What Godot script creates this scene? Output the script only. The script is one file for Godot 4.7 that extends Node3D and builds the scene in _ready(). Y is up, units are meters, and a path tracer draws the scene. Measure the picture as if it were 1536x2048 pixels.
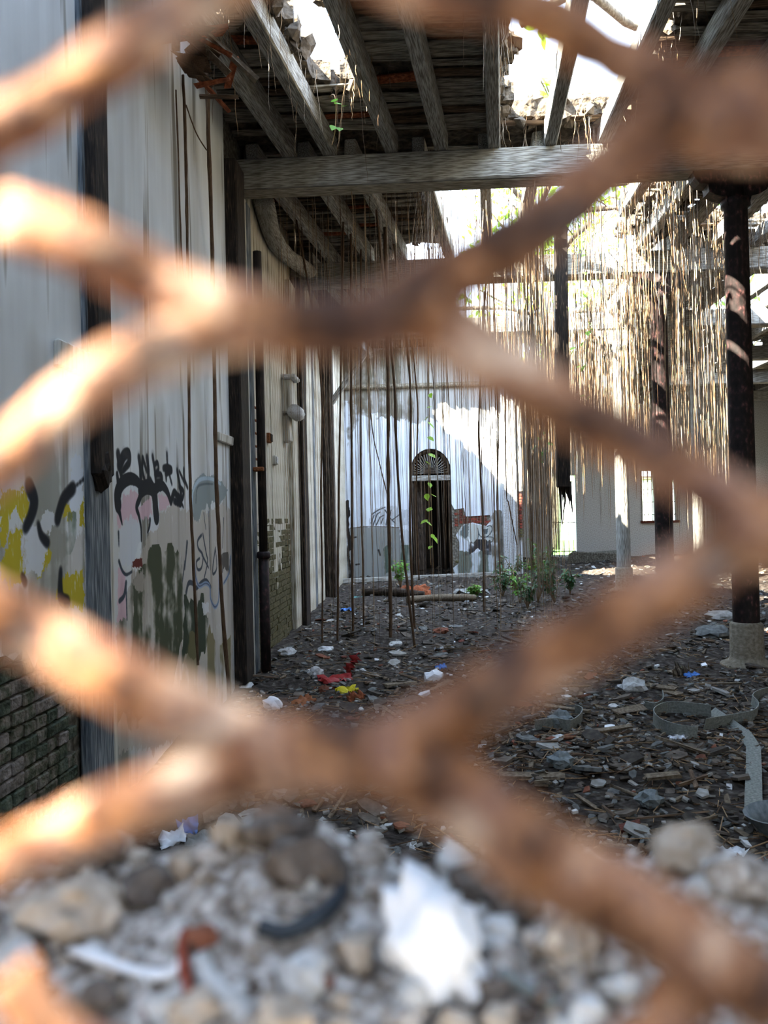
extends Node3D
# A ruined warehouse seen through a rusty expanded-metal grille. World: x right, y up, depth d = -z along the left wall.

const F := 1656.0            # focal length in pixels of the 1536 x 2048 frame
const EYE := Vector3(0, 1.5, 0)
const FENCE_D := 0.08        # distance of the grille from the lens
const SILL_Y := 1.36        # top of the low front wall
const ROOF_Y := 5.03         # underside of the rafters
const BEAM_D := [4.5, 8.05, 11.4, 14.8, 18.2, 21.6, 25.0]

const BOUGHS := [
	[[0.1, 5.5, -9.9], [1.0, 5.45, -9.5], [2.2, 5.35, -9.8], [3.1, 5.4, -9.4]],
	[[-0.2, 5.6, -10.8], [0.8, 5.9, -10.4], [1.6, 5.5, -10.9], [2.9, 5.4, -10.6]],
	[[0.6, 5.4, -13.0], [1.6, 5.35, -12.6], [2.6, 5.3, -13.1], [3.6, 5.4, -12.8]],
	[[0.2, 5.5, -16.0], [1.5, 5.4, -15.6], [2.4, 5.35, -16.1], [3.5, 5.4, -15.8]],
	[[0.85, 5.4, -6.6], [1.3, 5.5, -6.4], [1.8, 5.45, -6.8], [2.2, 5.5, -6.7]],
	[[1.4, 5.4, -8.2], [1.6, 5.5, -9.6], [1.5, 5.4, -11.2]],
	[[2.3, 5.4, -11.2], [2.2, 5.5, -12.6], [2.4, 5.4, -14.6]],
]

var view: Basis
var rng := RandomNumberGenerator.new()
var taken := {}
var M := {}
var bumps: FastNoiseLite
var lumps: FastNoiseLite
# paint buffer
var pb: PackedByteArray
var pw := 0
var ph := 0
var p_left := 0.0
var p_top := 0.0
var ppm := 1.0
var nb: PackedByteArray
var rag_a: PackedByteArray
var rag_b: PackedByteArray
var smears := []
var hangers := []            # undersides of rafters, beams and boughs, from which roots hang
var clear_of := []           # places of named things on the floor, kept free of shards


func _ready() -> void:
	rng.seed = 7
	# ---- camera
	view = Basis(Vector3.UP, atan(82.0 / F)) * Basis(Vector3.RIGHT, atan(13.0 / F)) * Basis(Vector3.BACK, deg_to_rad(-1.3))
	var cam := Camera3D.new()
	cam.name = "camera"
	var lens := CameraAttributesPhysical.new()
	lens.frustum_focal_length = 24.0 * F / 2048.0
	lens.frustum_near = 0.01
	lens.frustum_far = 300.0
	lens.frustum_focus_distance = 9.0
	lens.exposure_aperture = lens.frustum_focal_length / 3.65
	cam.attributes = lens
	add_child(cam)
	cam.transform = Transform3D(view, EYE)
	cam.current = true
	# ---- sky, sun, exposure
	var env := Environment.new()
	env.background_mode = Environment.BG_SKY
	var sky := Sky.new()
	var sm := ProceduralSkyMaterial.new()
	sm.sky_top_color = Color(0.66, 0.75, 0.88)
	sm.sky_horizon_color = Color(0.90, 0.93, 0.96)
	sm.sky_curve = 0.25
	sm.ground_bottom_color = Color(0.35, 0.33, 0.30)
	sm.ground_horizon_color = Color(0.90, 0.93, 0.96)
	sm.sky_energy_multiplier = 1.6
	sky.sky_material = sm
	env.sky = sky
	env.tonemap_mode = Environment.TONE_MAPPER_LINEAR
	env.tonemap_exposure = 6.5
	env.sdfgi_enabled = true
	env.ssao_enabled = true
	env.ssil_enabled = true
	var we := WorldEnvironment.new()
	we.name = "environment"
	we.environment = env
	add_child(we)
	var sun := DirectionalLight3D.new()
	sun.name = "sun"
	sun.light_color = Color(1.0, 0.96, 0.88)
	sun.light_energy = 6.0
	sun.light_angular_distance = 0.53
	sun.sky_mode = DirectionalLight3D.SKY_MODE_LIGHT_ONLY
	sun.shadow_enabled = true
	add_child(sun)
	sun.look_at_from_position(Vector3.ZERO, Vector3(2.3, -2.5, -1.6), Vector3.UP)
	# ---- the place
	bumps = FastNoiseLite.new()
	bumps.seed = 3
	bumps.frequency = 0.55
	lumps = FastNoiseLite.new()
	lumps.seed = 11
	lumps.frequency = 3.0
	make_materials()
	build_floor()
	build_left_wall()
	build_back_wall()
	build_far_walls()
	build_roof()
	build_columns()
	build_front_wall()
	build_street()
	build_grille()
	build_sill_rubble()
	build_roots()
	build_plants()
	build_trees()
	build_floor_things()
	build_floor_debris()


# ------------------------------------------------------------------ pixels to places
func ray(px: float, py: float) -> Vector3:
	return view * Vector3((px - 768.0) / F, (1024.0 - py) / F, -1.0)

func on_floor(px: float, py: float, h := 0.0) -> Vector3:
	var r := ray(px, py)
	return EYE + r * ((h - EYE.y) / r.y)

func on_ground(px: float, py: float) -> Vector3:
	var p := on_floor(px, py)
	for k in 4:
		p = on_floor(px, py, gh(p.x, -p.z))
	return p

func on_d(px: float, py: float, d: float) -> Vector3:
	var r := ray(px, py)
	return EYE + r * (d / -r.z)

func on_x(px: float, py: float, x: float) -> Vector3:
	var r := ray(px, py)
	return EYE + r * (x / r.x)

func gh(x: float, d: float) -> float:
	return 0.014 * clampf(d - 5.0, 0.0, 13.0) + 0.09 * bumps.get_noise_2d(x, d) + 0.02 * lumps.get_noise_2d(x, d)


# ------------------------------------------------------------------ objects
func numbered(called: String) -> String:
	var n: int = taken.get(called, 0)
	taken[called] = n + 1
	return called if n == 0 else "%s_%03d" % [called, n]

func tag(o: Node, label: String, category: String, group := "") -> Node:
	o.set_meta("label", label)
	o.set_meta("category", category)
	if group:
		o.set_meta("group", group)
	return o

func thing(called: String, label: String, category: String, at := Vector3.ZERO, group := "") -> Node3D:
	var o := Node3D.new()
	o.name = numbered(called)
	add_child(o)
	o.position = at
	tag(o, label, category, group)
	return o

func part(called: String, mesh: Mesh, m: Material, parent: Node, at := Transform3D.IDENTITY) -> MeshInstance3D:
	var o := MeshInstance3D.new()
	o.name = called
	o.mesh = mesh
	o.material_override = m
	parent.add_child(o, true)
	o.transform = at
	return o

func single(called: String, mesh: Mesh, m: Material, at: Transform3D, label: String, category: String, group := "") -> MeshInstance3D:
	var o := part(numbered(called), mesh, m, self, at)
	tag(o, label, category, group)
	return o

func struct(called: String, mesh: Mesh, m: Material, at := Transform3D.IDENTITY) -> MeshInstance3D:
	var o := part(called, mesh, m, self, at)
	o.set_meta("kind", "structure")
	return o

func struct_root(called: String, at := Vector3.ZERO) -> Node3D:
	var o := Node3D.new()
	o.name = called
	add_child(o)
	o.position = at
	o.set_meta("kind", "structure")
	return o

func scatter(called: String, mesh: Mesh, m: Material, places: Array, parent: Node, tints := []) -> MultiMeshInstance3D:
	var mm := MultiMesh.new()
	mm.transform_format = MultiMesh.TRANSFORM_3D
	mm.use_colors = tints.size() > 0
	mm.mesh = mesh
	mm.instance_count = places.size()
	for i in places.size():
		mm.set_instance_transform(i, places[i])
		if tints.size() > 0:
			mm.set_instance_color(i, tints[i])
	var o := MultiMeshInstance3D.new()
	o.name = called
	o.multimesh = mm
	o.material_override = m
	parent.add_child(o, true)
	o.set_meta("kind", "stuff")
	return o

func turned(at: Vector3, rot := Vector3.ZERO, size := Vector3.ONE) -> Transform3D:
	return Transform3D(Basis.from_euler(rot) * Basis.from_scale(size), at)

func spin(r := 1.0) -> Vector3:
	return Vector3(rng.randf_range(-r, r), rng.randf_range(-PI, PI), rng.randf_range(-r, r))


# ------------------------------------------------------------------ shapes
func tri(st: SurfaceTool, a: Vector3, b: Vector3, c: Vector3, inside: Vector3) -> void:
	if (c - a).cross(b - a).dot(a + b + c - 3.0 * inside) < 0.0:
		var t := b
		b = c
		c = t
	st.add_vertex(a)
	st.add_vertex(b)
	st.add_vertex(c)

func quad(st: SurfaceTool, a: Vector3, b: Vector3, c: Vector3, d: Vector3, inside: Vector3) -> void:
	tri(st, a, b, c, inside)
	tri(st, a, c, d, inside)

func begin(smooth := false) -> SurfaceTool:
	var st := SurfaceTool.new()
	st.begin(Mesh.PRIMITIVE_TRIANGLES)
	st.set_smooth_group(0 if smooth else -1)
	return st

func done(st: SurfaceTool) -> ArrayMesh:
	st.generate_normals()
	return st.commit()

func add_box(st: SurfaceTool, lo: Vector3, hi: Vector3, jig := 0.0, xf := Transform3D.IDENTITY) -> void:
	var v := []
	for i in 8:
		var p := Vector3(hi.x if i & 1 else lo.x, hi.y if i & 2 else lo.y, hi.z if i & 4 else lo.z)
		if jig > 0.0:
			p += Vector3(rng.randf_range(-jig, jig), rng.randf_range(-jig, jig), rng.randf_range(-jig, jig))
		v.append(xf * p)
	var c: Vector3 = xf * ((lo + hi) / 2.0)
	for f in [[0, 1, 3, 2], [4, 5, 7, 6], [0, 1, 5, 4], [2, 3, 7, 6], [0, 2, 6, 4], [1, 3, 7, 5]]:
		quad(st, v[f[0]], v[f[1]], v[f[2]], v[f[3]], c)

func box(size: Vector3, jig := 0.0) -> ArrayMesh:
	var st := begin()
	add_box(st, -size / 2.0, size / 2.0, jig)
	return done(st)

# a box with chamfered edges: three pairs of faces, twelve edge strips, eight corners
func bevelled(size: Vector3, b: float, jig := 0.0) -> ArrayMesh:
	var st := begin()
	var h := size / 2.0
	var p := {}
	for i in 8:
		var s := Vector3(1 if i & 1 else -1, 1 if i & 2 else -1, 1 if i & 4 else -1)
		var j := Vector3(rng.randf_range(-jig, jig), rng.randf_range(-jig, jig), rng.randf_range(-jig, jig))
		for ax in 3:
			var q := h - Vector3(b, b, b)
			q[ax] = h[ax]
			p[[i, ax]] = s * q + j
	var o := Vector3.ZERO
	for ax in 3:
		var a1 := (ax + 1) % 3
		var a2 := (ax + 2) % 3
		for side in 2:
			var k := side << ax
			quad(st, p[[k, ax]], p[[k | 1 << a1, ax]], p[[k | 1 << a1 | 1 << a2, ax]], p[[k | 1 << a2, ax]], o)
		for u in 2:
			for w in 2:
				var k0 := u << a1 | w << a2
				var k1 := k0 | 1 << ax
				quad(st, p[[k0, a1]], p[[k1, a1]], p[[k1, a2]], p[[k0, a2]], o)
	for i in 8:
		tri(st, p[[i, 0]], p[[i, 1]], p[[i, 2]], o)
	return done(st)

func curve(pts: Array, steps: int) -> Array:
	var out := []
	for i in pts.size() - 1:
		var p0: Vector3 = pts[maxi(i - 1, 0)]
		var p1: Vector3 = pts[i]
		var p2: Vector3 = pts[i + 1]
		var p3: Vector3 = pts[mini(i + 2, pts.size() - 1)]
		for k in steps:
			out.append(p1.cubic_interpolate(p2, p0, p3, float(k) / steps))
	out.append(pts[-1])
	return out

# a tube along points; radii is one number or one for each point; flat squeezes it along its second axis
func add_tube(st: SurfaceTool, pts: Array, radii, sides := 8, flat := 1.0, rough := 0.0, first := Vector3.ZERO) -> void:
	var up := first
	var last := []
	var n := pts.size()
	for i in n:
		var p: Vector3 = pts[i]
		var t: Vector3 = (pts[mini(i + 1, n - 1)] - pts[maxi(i - 1, 0)]).normalized()
		if up == Vector3.ZERO:
			up = t.cross(Vector3.RIGHT if absf(t.x) < 0.8 else Vector3.UP).normalized()
		var side := t.cross(up).normalized()
		up = side.cross(t).normalized()
		var r: float = radii if radii is float else radii[i]
		var ring := []
		for k in sides:
			var a := TAU * k / sides
			var rr := r * (1.0 + rng.randf_range(-rough, rough))
			ring.append(p + side * cos(a) * rr + up * sin(a) * rr * flat)
		if i > 0:
			var mid: Vector3 = (p + pts[i - 1]) / 2.0
			for k in sides:
				quad(st, last[k], last[(k + 1) % sides], ring[(k + 1) % sides], ring[k], mid)
		if i == 0 or i == n - 1:
			var inner: Vector3 = pts[1] if i == 0 else pts[n - 2]
			for k in range(1, sides - 1):
				tri(st, ring[0], ring[k], ring[k + 1], inner)
		last = ring

func tube(pts: Array, radii, sides := 8, flat := 1.0, rough := 0.0, first := Vector3.ZERO) -> ArrayMesh:
	var st := begin(true)
	add_tube(st, pts, radii, sides, flat, rough, first)
	return done(st)

func lathe(profile: Array, sides := 20) -> ArrayMesh:
	var st := begin(true)
	for i in profile.size() - 1:
		var a: Vector2 = profile[i]
		var b: Vector2 = profile[i + 1]
		for k in sides:
			var c0 := Vector3(cos(TAU * k / sides), 0, sin(TAU * k / sides))
			var c1 := Vector3(cos(TAU * (k + 1) / sides), 0, sin(TAU * (k + 1) / sides))
			quad(st, c0 * a.x + Vector3.UP * a.y, c1 * a.x + Vector3.UP * a.y, c1 * b.x + Vector3.UP * b.y, c0 * b.x + Vector3.UP * b.y, Vector3.UP * (a.y + b.y) / 2.0)
	return done(st)

# a polygon in the x-y plane, given depth along z (from -thick/2 to thick/2)
func add_prism(st: SurfaceTool, poly: PackedVector2Array, thick: float, xf := Transform3D.IDENTITY, bow := 0.0) -> void:
	var ids := Geometry2D.triangulate_polygon(poly)
	var mid := Vector2.ZERO
	for p in poly:
		mid += p / poly.size()
	var f := func(p: Vector2, z: float) -> Vector3: return xf * Vector3(p.x, p.y, z + bow * p.x * p.x)
	for i in range(0, ids.size(), 3):
		for z in [-0.5, 0.5]:
			tri(st, f.call(poly[ids[i]], z * thick), f.call(poly[ids[i + 1]], z * thick), f.call(poly[ids[i + 2]], z * thick), f.call((poly[ids[i]] + poly[ids[i + 1]] + poly[ids[i + 2]]) / 3.0, -z * thick))
	var winding := 0.0
	for i in poly.size():
		winding += poly[i].cross(poly[(i + 1) % poly.size()])
	for i in poly.size():
		var a := poly[i]
		var b := poly[(i + 1) % poly.size()]
		var inward := (b - a).orthogonal().normalized() * (-0.01 if winding < 0.0 else 0.01)
		var m := (a + b) / 2.0
		var test := m + inward
		if not Geometry2D.is_point_in_polygon(test, poly):
			test = m - inward
		quad(st, f.call(a, -thick / 2), f.call(b, -thick / 2), f.call(b, thick / 2), f.call(a, thick / 2), f.call(test, 0.0))

func prism(poly: PackedVector2Array, thick: float, bow := 0.0) -> ArrayMesh:
	var st := begin()
	add_prism(st, poly, thick, Transform3D.IDENTITY, bow)
	return done(st)

# an irregular broken flake lying in the x-z plane
func shard(thick: float, long := 1.0, bow := 0.0) -> ArrayMesh:
	var poly := PackedVector2Array()
	var n := rng.randi_range(4, 7)
	var a0 := rng.randf() * TAU
	for k in n:
		var a := a0 + TAU * (k + rng.randf_range(-0.3, 0.3)) / n
		poly.append(Vector2(cos(a) * long, sin(a)) * 0.5 * rng.randf_range(0.7, 1.1))
	var st := begin()
	add_prism(st, poly, thick, Transform3D(Basis(Vector3.RIGHT, PI / 2), Vector3.ZERO), bow)
	return done(st)

# a lump: a subdivided octahedron pushed about by noise
func rock(seed_: int, rough := 0.3, subdiv := 2, flat := Vector3.ONE, facets := true) -> ArrayMesh:
	var nz := FastNoiseLite.new()
	nz.seed = seed_
	nz.frequency = 0.9
	var faces := []
	for s in 8:
		var x := Vector3(1 if s & 1 else -1, 0, 0)
		var y := Vector3(0, 1 if s & 2 else -1, 0)
		var z := Vector3(0, 0, 1 if s & 4 else -1)
		faces.append([x, y, z])
	for k in subdiv:
		var more := []
		for f in faces:
			var ab: Vector3 = (f[0] + f[1]).normalized()
			var bc: Vector3 = (f[1] + f[2]).normalized()
			var ca: Vector3 = (f[2] + f[0]).normalized()
			more.append_array([[f[0], ab, ca], [ab, f[1], bc], [ca, bc, f[2]], [ab, bc, ca]])
		faces = more
	var st := begin(not facets)
	for f in faces:
		var v := []
		for p in f:
			var q: Vector3 = p
			q *= 0.5 * (1.0 + rough * 2.0 * nz.get_noise_3dv(q * 1.3 + Vector3.ONE * seed_))
			v.append(q * flat)
		tri(st, v[0], v[1], v[2], Vector3.ZERO)
	return done(st)

# a crumpled sheet of real thickness
func sheet(sx: float, sz: float, crumple: float, seed_: int, thick := 0.002, cells := 7) -> ArrayMesh:
	var nz := FastNoiseLite.new()
	nz.seed = seed_
	nz.frequency = 1.0
	var st := begin(true)
	var g := {}
	for i in cells + 1:
		for j in cells + 1:
			var u := float(i) / cells - 0.5
			var w := float(j) / cells - 0.5
			var e := 1.0 + 0.35 * nz.get_noise_2d(i * 5.1 + 40.0, j * 3.7)
			var y := crumple * nz.get_noise_2d(u * 5.0 + 9.0, w * 5.0) + crumple * 0.5 * nz.get_noise_2d(u * 13.0, w * 13.0)
			g[[i, j]] = Vector3(u * sx * e, y, w * sz * e)
	for i in cells:
		for j in cells:
			for t in [0.0, thick]:
				var up: Vector3 = Vector3.UP * t
				var c: Vector3 = g[[i, j]] + Vector3.UP * (thick / 2.0)
				quad(st, g[[i, j]] + up, g[[i + 1, j]] + up, g[[i + 1, j + 1]] + up, g[[i, j + 1]] + up, c + Vector3.UP * (0.5 if t == 0.0 else -0.5))
	for i in cells:
		for e in [0, cells]:
			var up := Vector3.UP * thick
			quad(st, g[[i, e]], g[[i + 1, e]], g[[i + 1, e]] + up, g[[i, e]] + up, Vector3.ZERO)
			quad(st, g[[e, i]], g[[e, i + 1]], g[[e, i + 1]] + up, g[[e, i]] + up, Vector3.ZERO)
	return done(st)

# a flat strap along points, wide across `across`, thick through
func strap(pts: Array, across: Array, wide: float, thick: float) -> ArrayMesh:
	var st := begin()
	var last := []
	for i in pts.size():
		var p: Vector3 = pts[i]
		var t: Vector3 = (pts[mini(i + 1, pts.size() - 1)] - pts[maxi(i - 1, 0)]).normalized()
		var a: Vector3 = across[i]
		a = (a - t * a.dot(t)).normalized()
		var n := t.cross(a)
		var ring := [p + a * wide / 2 + n * thick / 2, p - a * wide / 2 + n * thick / 2, p - a * wide / 2 - n * thick / 2, p + a * wide / 2 - n * thick / 2]
		if i > 0:
			for k in 4:
				quad(st, last[k], last[(k + 1) % 4], ring[(k + 1) % 4], ring[k], (p + pts[i - 1]) / 2.0)
		if i == 0 or i == pts.size() - 1:
			quad(st, ring[0], ring[1], ring[2], ring[3], pts[1] if i == 0 else pts[-2])
		last = ring
	return done(st)

# a grid surface from a function (i, j) -> Vector3, with smooth normals
func grid(ni: int, nj: int, f: Callable, flip := false) -> ArrayMesh:
	var v := PackedVector3Array()
	var ix := PackedInt32Array()
	for j in nj + 1:
		for i in ni + 1:
			v.append(f.call(i, j))
	for j in nj:
		for i in ni:
			var a := j * (ni + 1) + i
			var b := a + ni + 1
			ix.append_array(PackedInt32Array([a, a + 1, b, a + 1, b + 1, b]) if flip else PackedInt32Array([a, b, a + 1, a + 1, b, b + 1]))
	var st := SurfaceTool.new()
	var arr := []
	arr.resize(Mesh.ARRAY_MAX)
	arr[Mesh.ARRAY_VERTEX] = v
	arr[Mesh.ARRAY_INDEX] = ix
	var m := ArrayMesh.new()
	m.add_surface_from_arrays(Mesh.PRIMITIVE_TRIANGLES, arr)
	st.create_from(m, 0)
	st.generate_normals()
	return st.commit()


# ------------------------------------------------------------------ materials
func noise_img(seed_: int, freq: float, w := 256, h := 256, octaves := 4, kind := FastNoiseLite.TYPE_SIMPLEX_SMOOTH) -> Image:
	var nz := FastNoiseLite.new()
	nz.seed = seed_
	nz.frequency = freq
	nz.noise_type = kind
	nz.fractal_octaves = octaves
	return nz.get_seamless_image(w, h)

func ramp(img: Image, stops: Array) -> ImageTexture:
	var g := Gradient.new()
	var off := PackedFloat32Array()
	var col := PackedColorArray()
	for s in stops:
		off.append(s[0])
		col.append(Color8(s[1], s[2], s[3]))
	g.offsets = off
	g.colors = col
	var lut := []
	for i in 256:
		lut.append(g.sample(i / 255.0))
	var src := img.get_data()
	var out := PackedByteArray()
	out.resize(src.size() * 3)
	for i in src.size():
		var c: Color = lut[src[i]]
		out[i * 3] = int(c.r * 255)
		out[i * 3 + 1] = int(c.g * 255)
		out[i * 3 + 2] = int(c.b * 255)
	return ImageTexture.create_from_image(Image.create_from_data(img.get_width(), img.get_height(), false, Image.FORMAT_RGB8, out))

func mat(called: String, color: Color, rough := 0.9, tex: Texture2D = null, scale_ := Vector3.ONE, world := false, relief: Texture2D = null, depth := 0.0) -> StandardMaterial3D:
	var m := StandardMaterial3D.new()
	m.resource_name = called
	m.albedo_color = color
	m.roughness = rough
	m.metallic_specular = 0.3
	if tex:
		m.albedo_texture = tex
	if tex or relief:
		m.uv1_triplanar = true
		m.uv1_world_triplanar = world
		m.uv1_scale = scale_
	if relief:
		m.heightmap_enabled = true
		m.heightmap_texture = relief
		m.heightmap_scale = depth
	M[called] = m
	return m

func make_materials() -> void:
	var W := Color.WHITE
	var fine := noise_img(1, 0.03)
	var coarse := noise_img(2, 0.012)
	var cell := noise_img(5, 0.035, 256, 256, 3, FastNoiseLite.TYPE_CELLULAR)
	var rgb_fine := ImageTexture.create_from_image(fine)
	nb = noise_img(9, 0.025).get_data()
	var wood := ramp(fine, [[0.0, 72, 66, 58], [0.38, 128, 125, 117], [0.6, 160, 159, 152], [1.0, 190, 188, 180]])
	for ax in ["x", "y", "z"]:
		var s := Vector3(9, 9, 9)
		s["xyz".find(ax)] = 0.6
		mat("wood_" + ax, W, 0.9, wood, s, false, rgb_fine, 0.6)
	var dark := ramp(fine, [[0.0, 20, 16, 13], [0.45, 46, 38, 31], [0.7, 70, 60, 50], [1.0, 110, 98, 84]])
	for ax in ["x", "y"]:
		var s := Vector3(5, 5, 5)
		s["xyz".find(ax)] = 0.5
		mat("dark_wood_" + ax, W, 0.9, dark, s, false, rgb_fine, 0.5)
	mat("board_grey", W, 0.95, ramp(fine, [[0.0, 60, 55, 47], [0.4, 112, 106, 94], [0.65, 140, 134, 122], [1.0, 170, 164, 150]]), Vector3(0.7, 5, 5), false, rgb_fine, 0.5)
	mat("board_pale", W, 0.95, ramp(fine, [[0.0, 90, 84, 72], [0.5, 150, 143, 128], [1.0, 190, 182, 166]]), Vector3(0.7, 5, 5), false, rgb_fine, 0.5)
	mat("board_brown", W, 0.95, ramp(fine, [[0.0, 46, 36, 28], [0.5, 90, 73, 58], [1.0, 128, 108, 88]]), Vector3(0.7, 5, 5), false, rgb_fine, 0.5)
	mat("tile_orange", W, 0.9, ramp(fine, [[0.0, 84, 44, 26], [0.5, 136, 74, 46], [1.0, 170, 106, 72]]), Vector3(3, 3, 3), false, rgb_fine, 0.3)
	mat("roof_mass", W, 1.0, ramp(cell, [[0.0, 40, 35, 29], [0.4, 72, 64, 54], [0.7, 96, 86, 74], [1.0, 120, 110, 95]]), Vector3(1.2, 1.2, 1.2), true, rgb_fine, 3.0)
	mat("dirt", W, 1.0, ramp(fine, [[0.0, 27, 23, 20], [0.45, 47, 41, 36], [0.62, 61, 55, 50], [0.8, 84, 79, 73], [1.0, 112, 108, 102]]), Vector3(1.3, 1.3, 1.3), true, rgb_fine, 2.0)
	mat("mortar", W, 1.0, ramp(fine, [[0.0, 62, 58, 50], [0.5, 100, 96, 86], [1.0, 150, 146, 136]]), Vector3(2, 2, 2), true, rgb_fine, 0.8)
	mat("plaster", W, 0.95, ramp(fine, [[0.0, 96, 88, 74], [0.3, 152, 148, 136], [0.5, 184, 182, 172], [1.0, 210, 210, 204]]), Vector3(2.2, 0.16, 2.2), true, rgb_fine, 0.5)
	mat("plaster_board", W, 0.95, ramp(fine, [[0.0, 74, 62, 44], [0.3, 140, 132, 112], [0.48, 190, 186, 170], [1.0, 214, 212, 202]]), Vector3(6, 0.3, 6), true, rgb_fine, 0.5)
	mat("moss_brick_a", W, 1.0, ramp(coarse, [[0.0, 38, 42, 30], [0.45, 74, 76, 62], [0.6, 96, 92, 82], [1.0, 120, 112, 104]]), Vector3(4, 4, 4), true, rgb_fine, 0.8)
	mat("moss_brick_b", W, 1.0, ramp(coarse, [[0.0, 34, 40, 32], [0.5, 64, 72, 60], [1.0, 92, 96, 82]]), Vector3(4, 4, 4), true, rgb_fine, 0.8)
	mat("moss_brick_c", W, 1.0, ramp(coarse, [[0.0, 60, 58, 52], [0.5, 104, 98, 92], [1.0, 140, 132, 128]]), Vector3(4, 4, 4), true, rgb_fine, 0.8)
	mat("brick_red", W, 1.0, ramp(fine, [[0.0, 82, 36, 28], [0.5, 124, 58, 46], [1.0, 152, 90, 74]]), Vector3(5, 5, 5), true, rgb_fine, 0.4)
	mat("brick_dark", W, 1.0, ramp(fine, [[0.0, 60, 34, 28], [0.5, 94, 52, 42], [1.0, 120, 76, 64]]), Vector3(5, 5, 5), true, rgb_fine, 0.4)
	mat("brick_moss", W, 1.0, ramp(fine, [[0.0, 44, 44, 26], [0.5, 84, 80, 52], [1.0, 118, 104, 84]]), Vector3(3, 3, 3), true, rgb_fine, 0.4)
	mat("blue_grey", W, 0.85, ramp(fine, [[0.0, 40, 46, 52], [0.45, 90, 97, 102], [0.7, 122, 128, 131], [1.0, 160, 164, 164]]), Vector3(5, 0.4, 5), true, rgb_fine, 0.3)
	mat("post_black", W, 0.85, ramp(fine, [[0.0, 18, 15, 13], [0.6, 40, 34, 29], [0.85, 72, 60, 48], [1.0, 110, 98, 84]]), Vector3(7, 0.6, 7), true, rgb_fine, 0.3)
	mat("iron", W, 0.6, ramp(fine, [[0.0, 20, 17, 16], [0.55, 38, 31, 30], [0.72, 62, 43, 42], [0.86, 98, 66, 64], [1.0, 120, 92, 88]]), Vector3(2.2, 1.1, 2.2), true, rgb_fine, 0.3)
	mat("concrete", W, 0.95, ramp(fine, [[0.0, 88, 80, 66], [0.5, 126, 118, 102], [1.0, 156, 150, 138]]), Vector3(3, 3, 3), true, rgb_fine, 0.5)
	mat("rust", W, 0.65, ramp(noise_img(21, 0.02), [[0.0, 30, 19, 15], [0.33, 54, 34, 25], [0.41, 96, 60, 36], [0.47, 140, 88, 46], [0.52, 164, 122, 88], [0.57, 124, 88, 72], [0.63, 72, 48, 44], [0.7, 138, 96, 70], [0.78, 184, 154, 128], [1.0, 204, 186, 168]]), Vector3(15, 15, 15), true, rgb_fine, 0.04)
	mat("rust_plain", W, 0.85, ramp(fine, [[0.0, 70, 40, 24], [0.5, 118, 72, 42], [1.0, 150, 110, 76]]), Vector3(8, 8, 8), true)
	# roots: three natural tones, mixed alike wherever roots hang
	mat("root_brown", W, 0.9, ramp(fine, [[0.0, 98, 76, 54], [0.5, 150, 123, 92], [1.0, 188, 164, 134]]), Vector3(20, 1.0, 20), true)
	mat("root_grey", W, 0.9, ramp(fine, [[0.0, 116, 104, 90], [0.5, 168, 155, 138], [1.0, 204, 194, 180]]), Vector3(20, 1.0, 20), true)
	mat("root_dark", W, 0.9, ramp(fine, [[0.0, 52, 39, 28], [0.5, 86, 66, 49], [1.0, 124, 102, 78]]), Vector3(20, 1.0, 20), true)
	for r in [["leaf_lime", Color8(150, 190, 60)], ["leaf_green", Color8(92, 138, 52)], ["leaf_dark", Color8(52, 84, 50)], ["leaf_dry", Color8(140, 84, 48)]]:
		var m := mat(r[0], r[1], 0.55)
		m.backlight_enabled = true
		m.backlight = r[1]
		m.cull_mode = BaseMaterial3D.CULL_DISABLED
	mat("bark", W, 0.95, ramp(fine, [[0.0, 60, 54, 46], [0.5, 104, 96, 84], [1.0, 150, 142, 128]]), Vector3(4, 0.8, 4), true, rgb_fine, 1.0)
	# loose things
	mat("slate_a", W, 0.9, ramp(fine, [[0.0, 60, 60, 58], [0.5, 96, 98, 96], [1.0, 128, 130, 128]]), Vector3(2, 2, 2), true)
	mat("slate_b", W, 0.9, ramp(fine, [[0.0, 58, 52, 46], [0.5, 92, 84, 75], [1.0, 122, 112, 102]]), Vector3(2, 2, 2), true)
	mat("slate_c", W, 0.9, ramp(fine, [[0.0, 36, 33, 30], [0.5, 62, 57, 51], [1.0, 90, 84, 76]]), Vector3(2, 2, 2), true)
	mat("slate_d", W, 0.9, ramp(fine, [[0.0, 110, 108, 102], [0.5, 140, 139, 134], [1.0, 168, 168, 164]]), Vector3(2, 2, 2), true)
	mat("terracotta", W, 0.9, ramp(fine, [[0.0, 84, 50, 38], [0.5, 118, 72, 54], [1.0, 140, 100, 82]]), Vector3(3, 3, 3), true)
	mat("chalk", W, 0.95, ramp(fine, [[0.0, 136, 134, 128], [0.4, 182, 183, 181], [1.0, 216, 218, 218]]), Vector3(4, 4, 4), true)
	mat("splinter", W, 0.95, ramp(fine, [[0.0, 70, 60, 48], [0.5, 110, 98, 82], [1.0, 146, 134, 116]]), Vector3(4, 4, 4), true)
	mat("stone_blue", W, 0.9, ramp(fine, [[0.0, 84, 92, 94], [0.5, 116, 124, 126], [1.0, 146, 152, 152]]), Vector3(4, 4, 4), true)
	mat("canvas", W, 0.95, ramp(fine, [[0.0, 92, 96, 90], [0.5, 128, 132, 126], [1.0, 156, 158, 152]]), Vector3(6, 6, 6), true)
	mat("red_plastic", Color8(150, 46, 44), 0.5)
	mat("yellow_plastic", Color8(206, 190, 40), 0.5)
	mat("blue_plastic", Color8(70, 120, 190), 0.5)
	mat("teal_plastic", Color8(90, 170, 168), 0.5)
	mat("white_plastic", Color8(226, 230, 234), 0.5)
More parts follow.
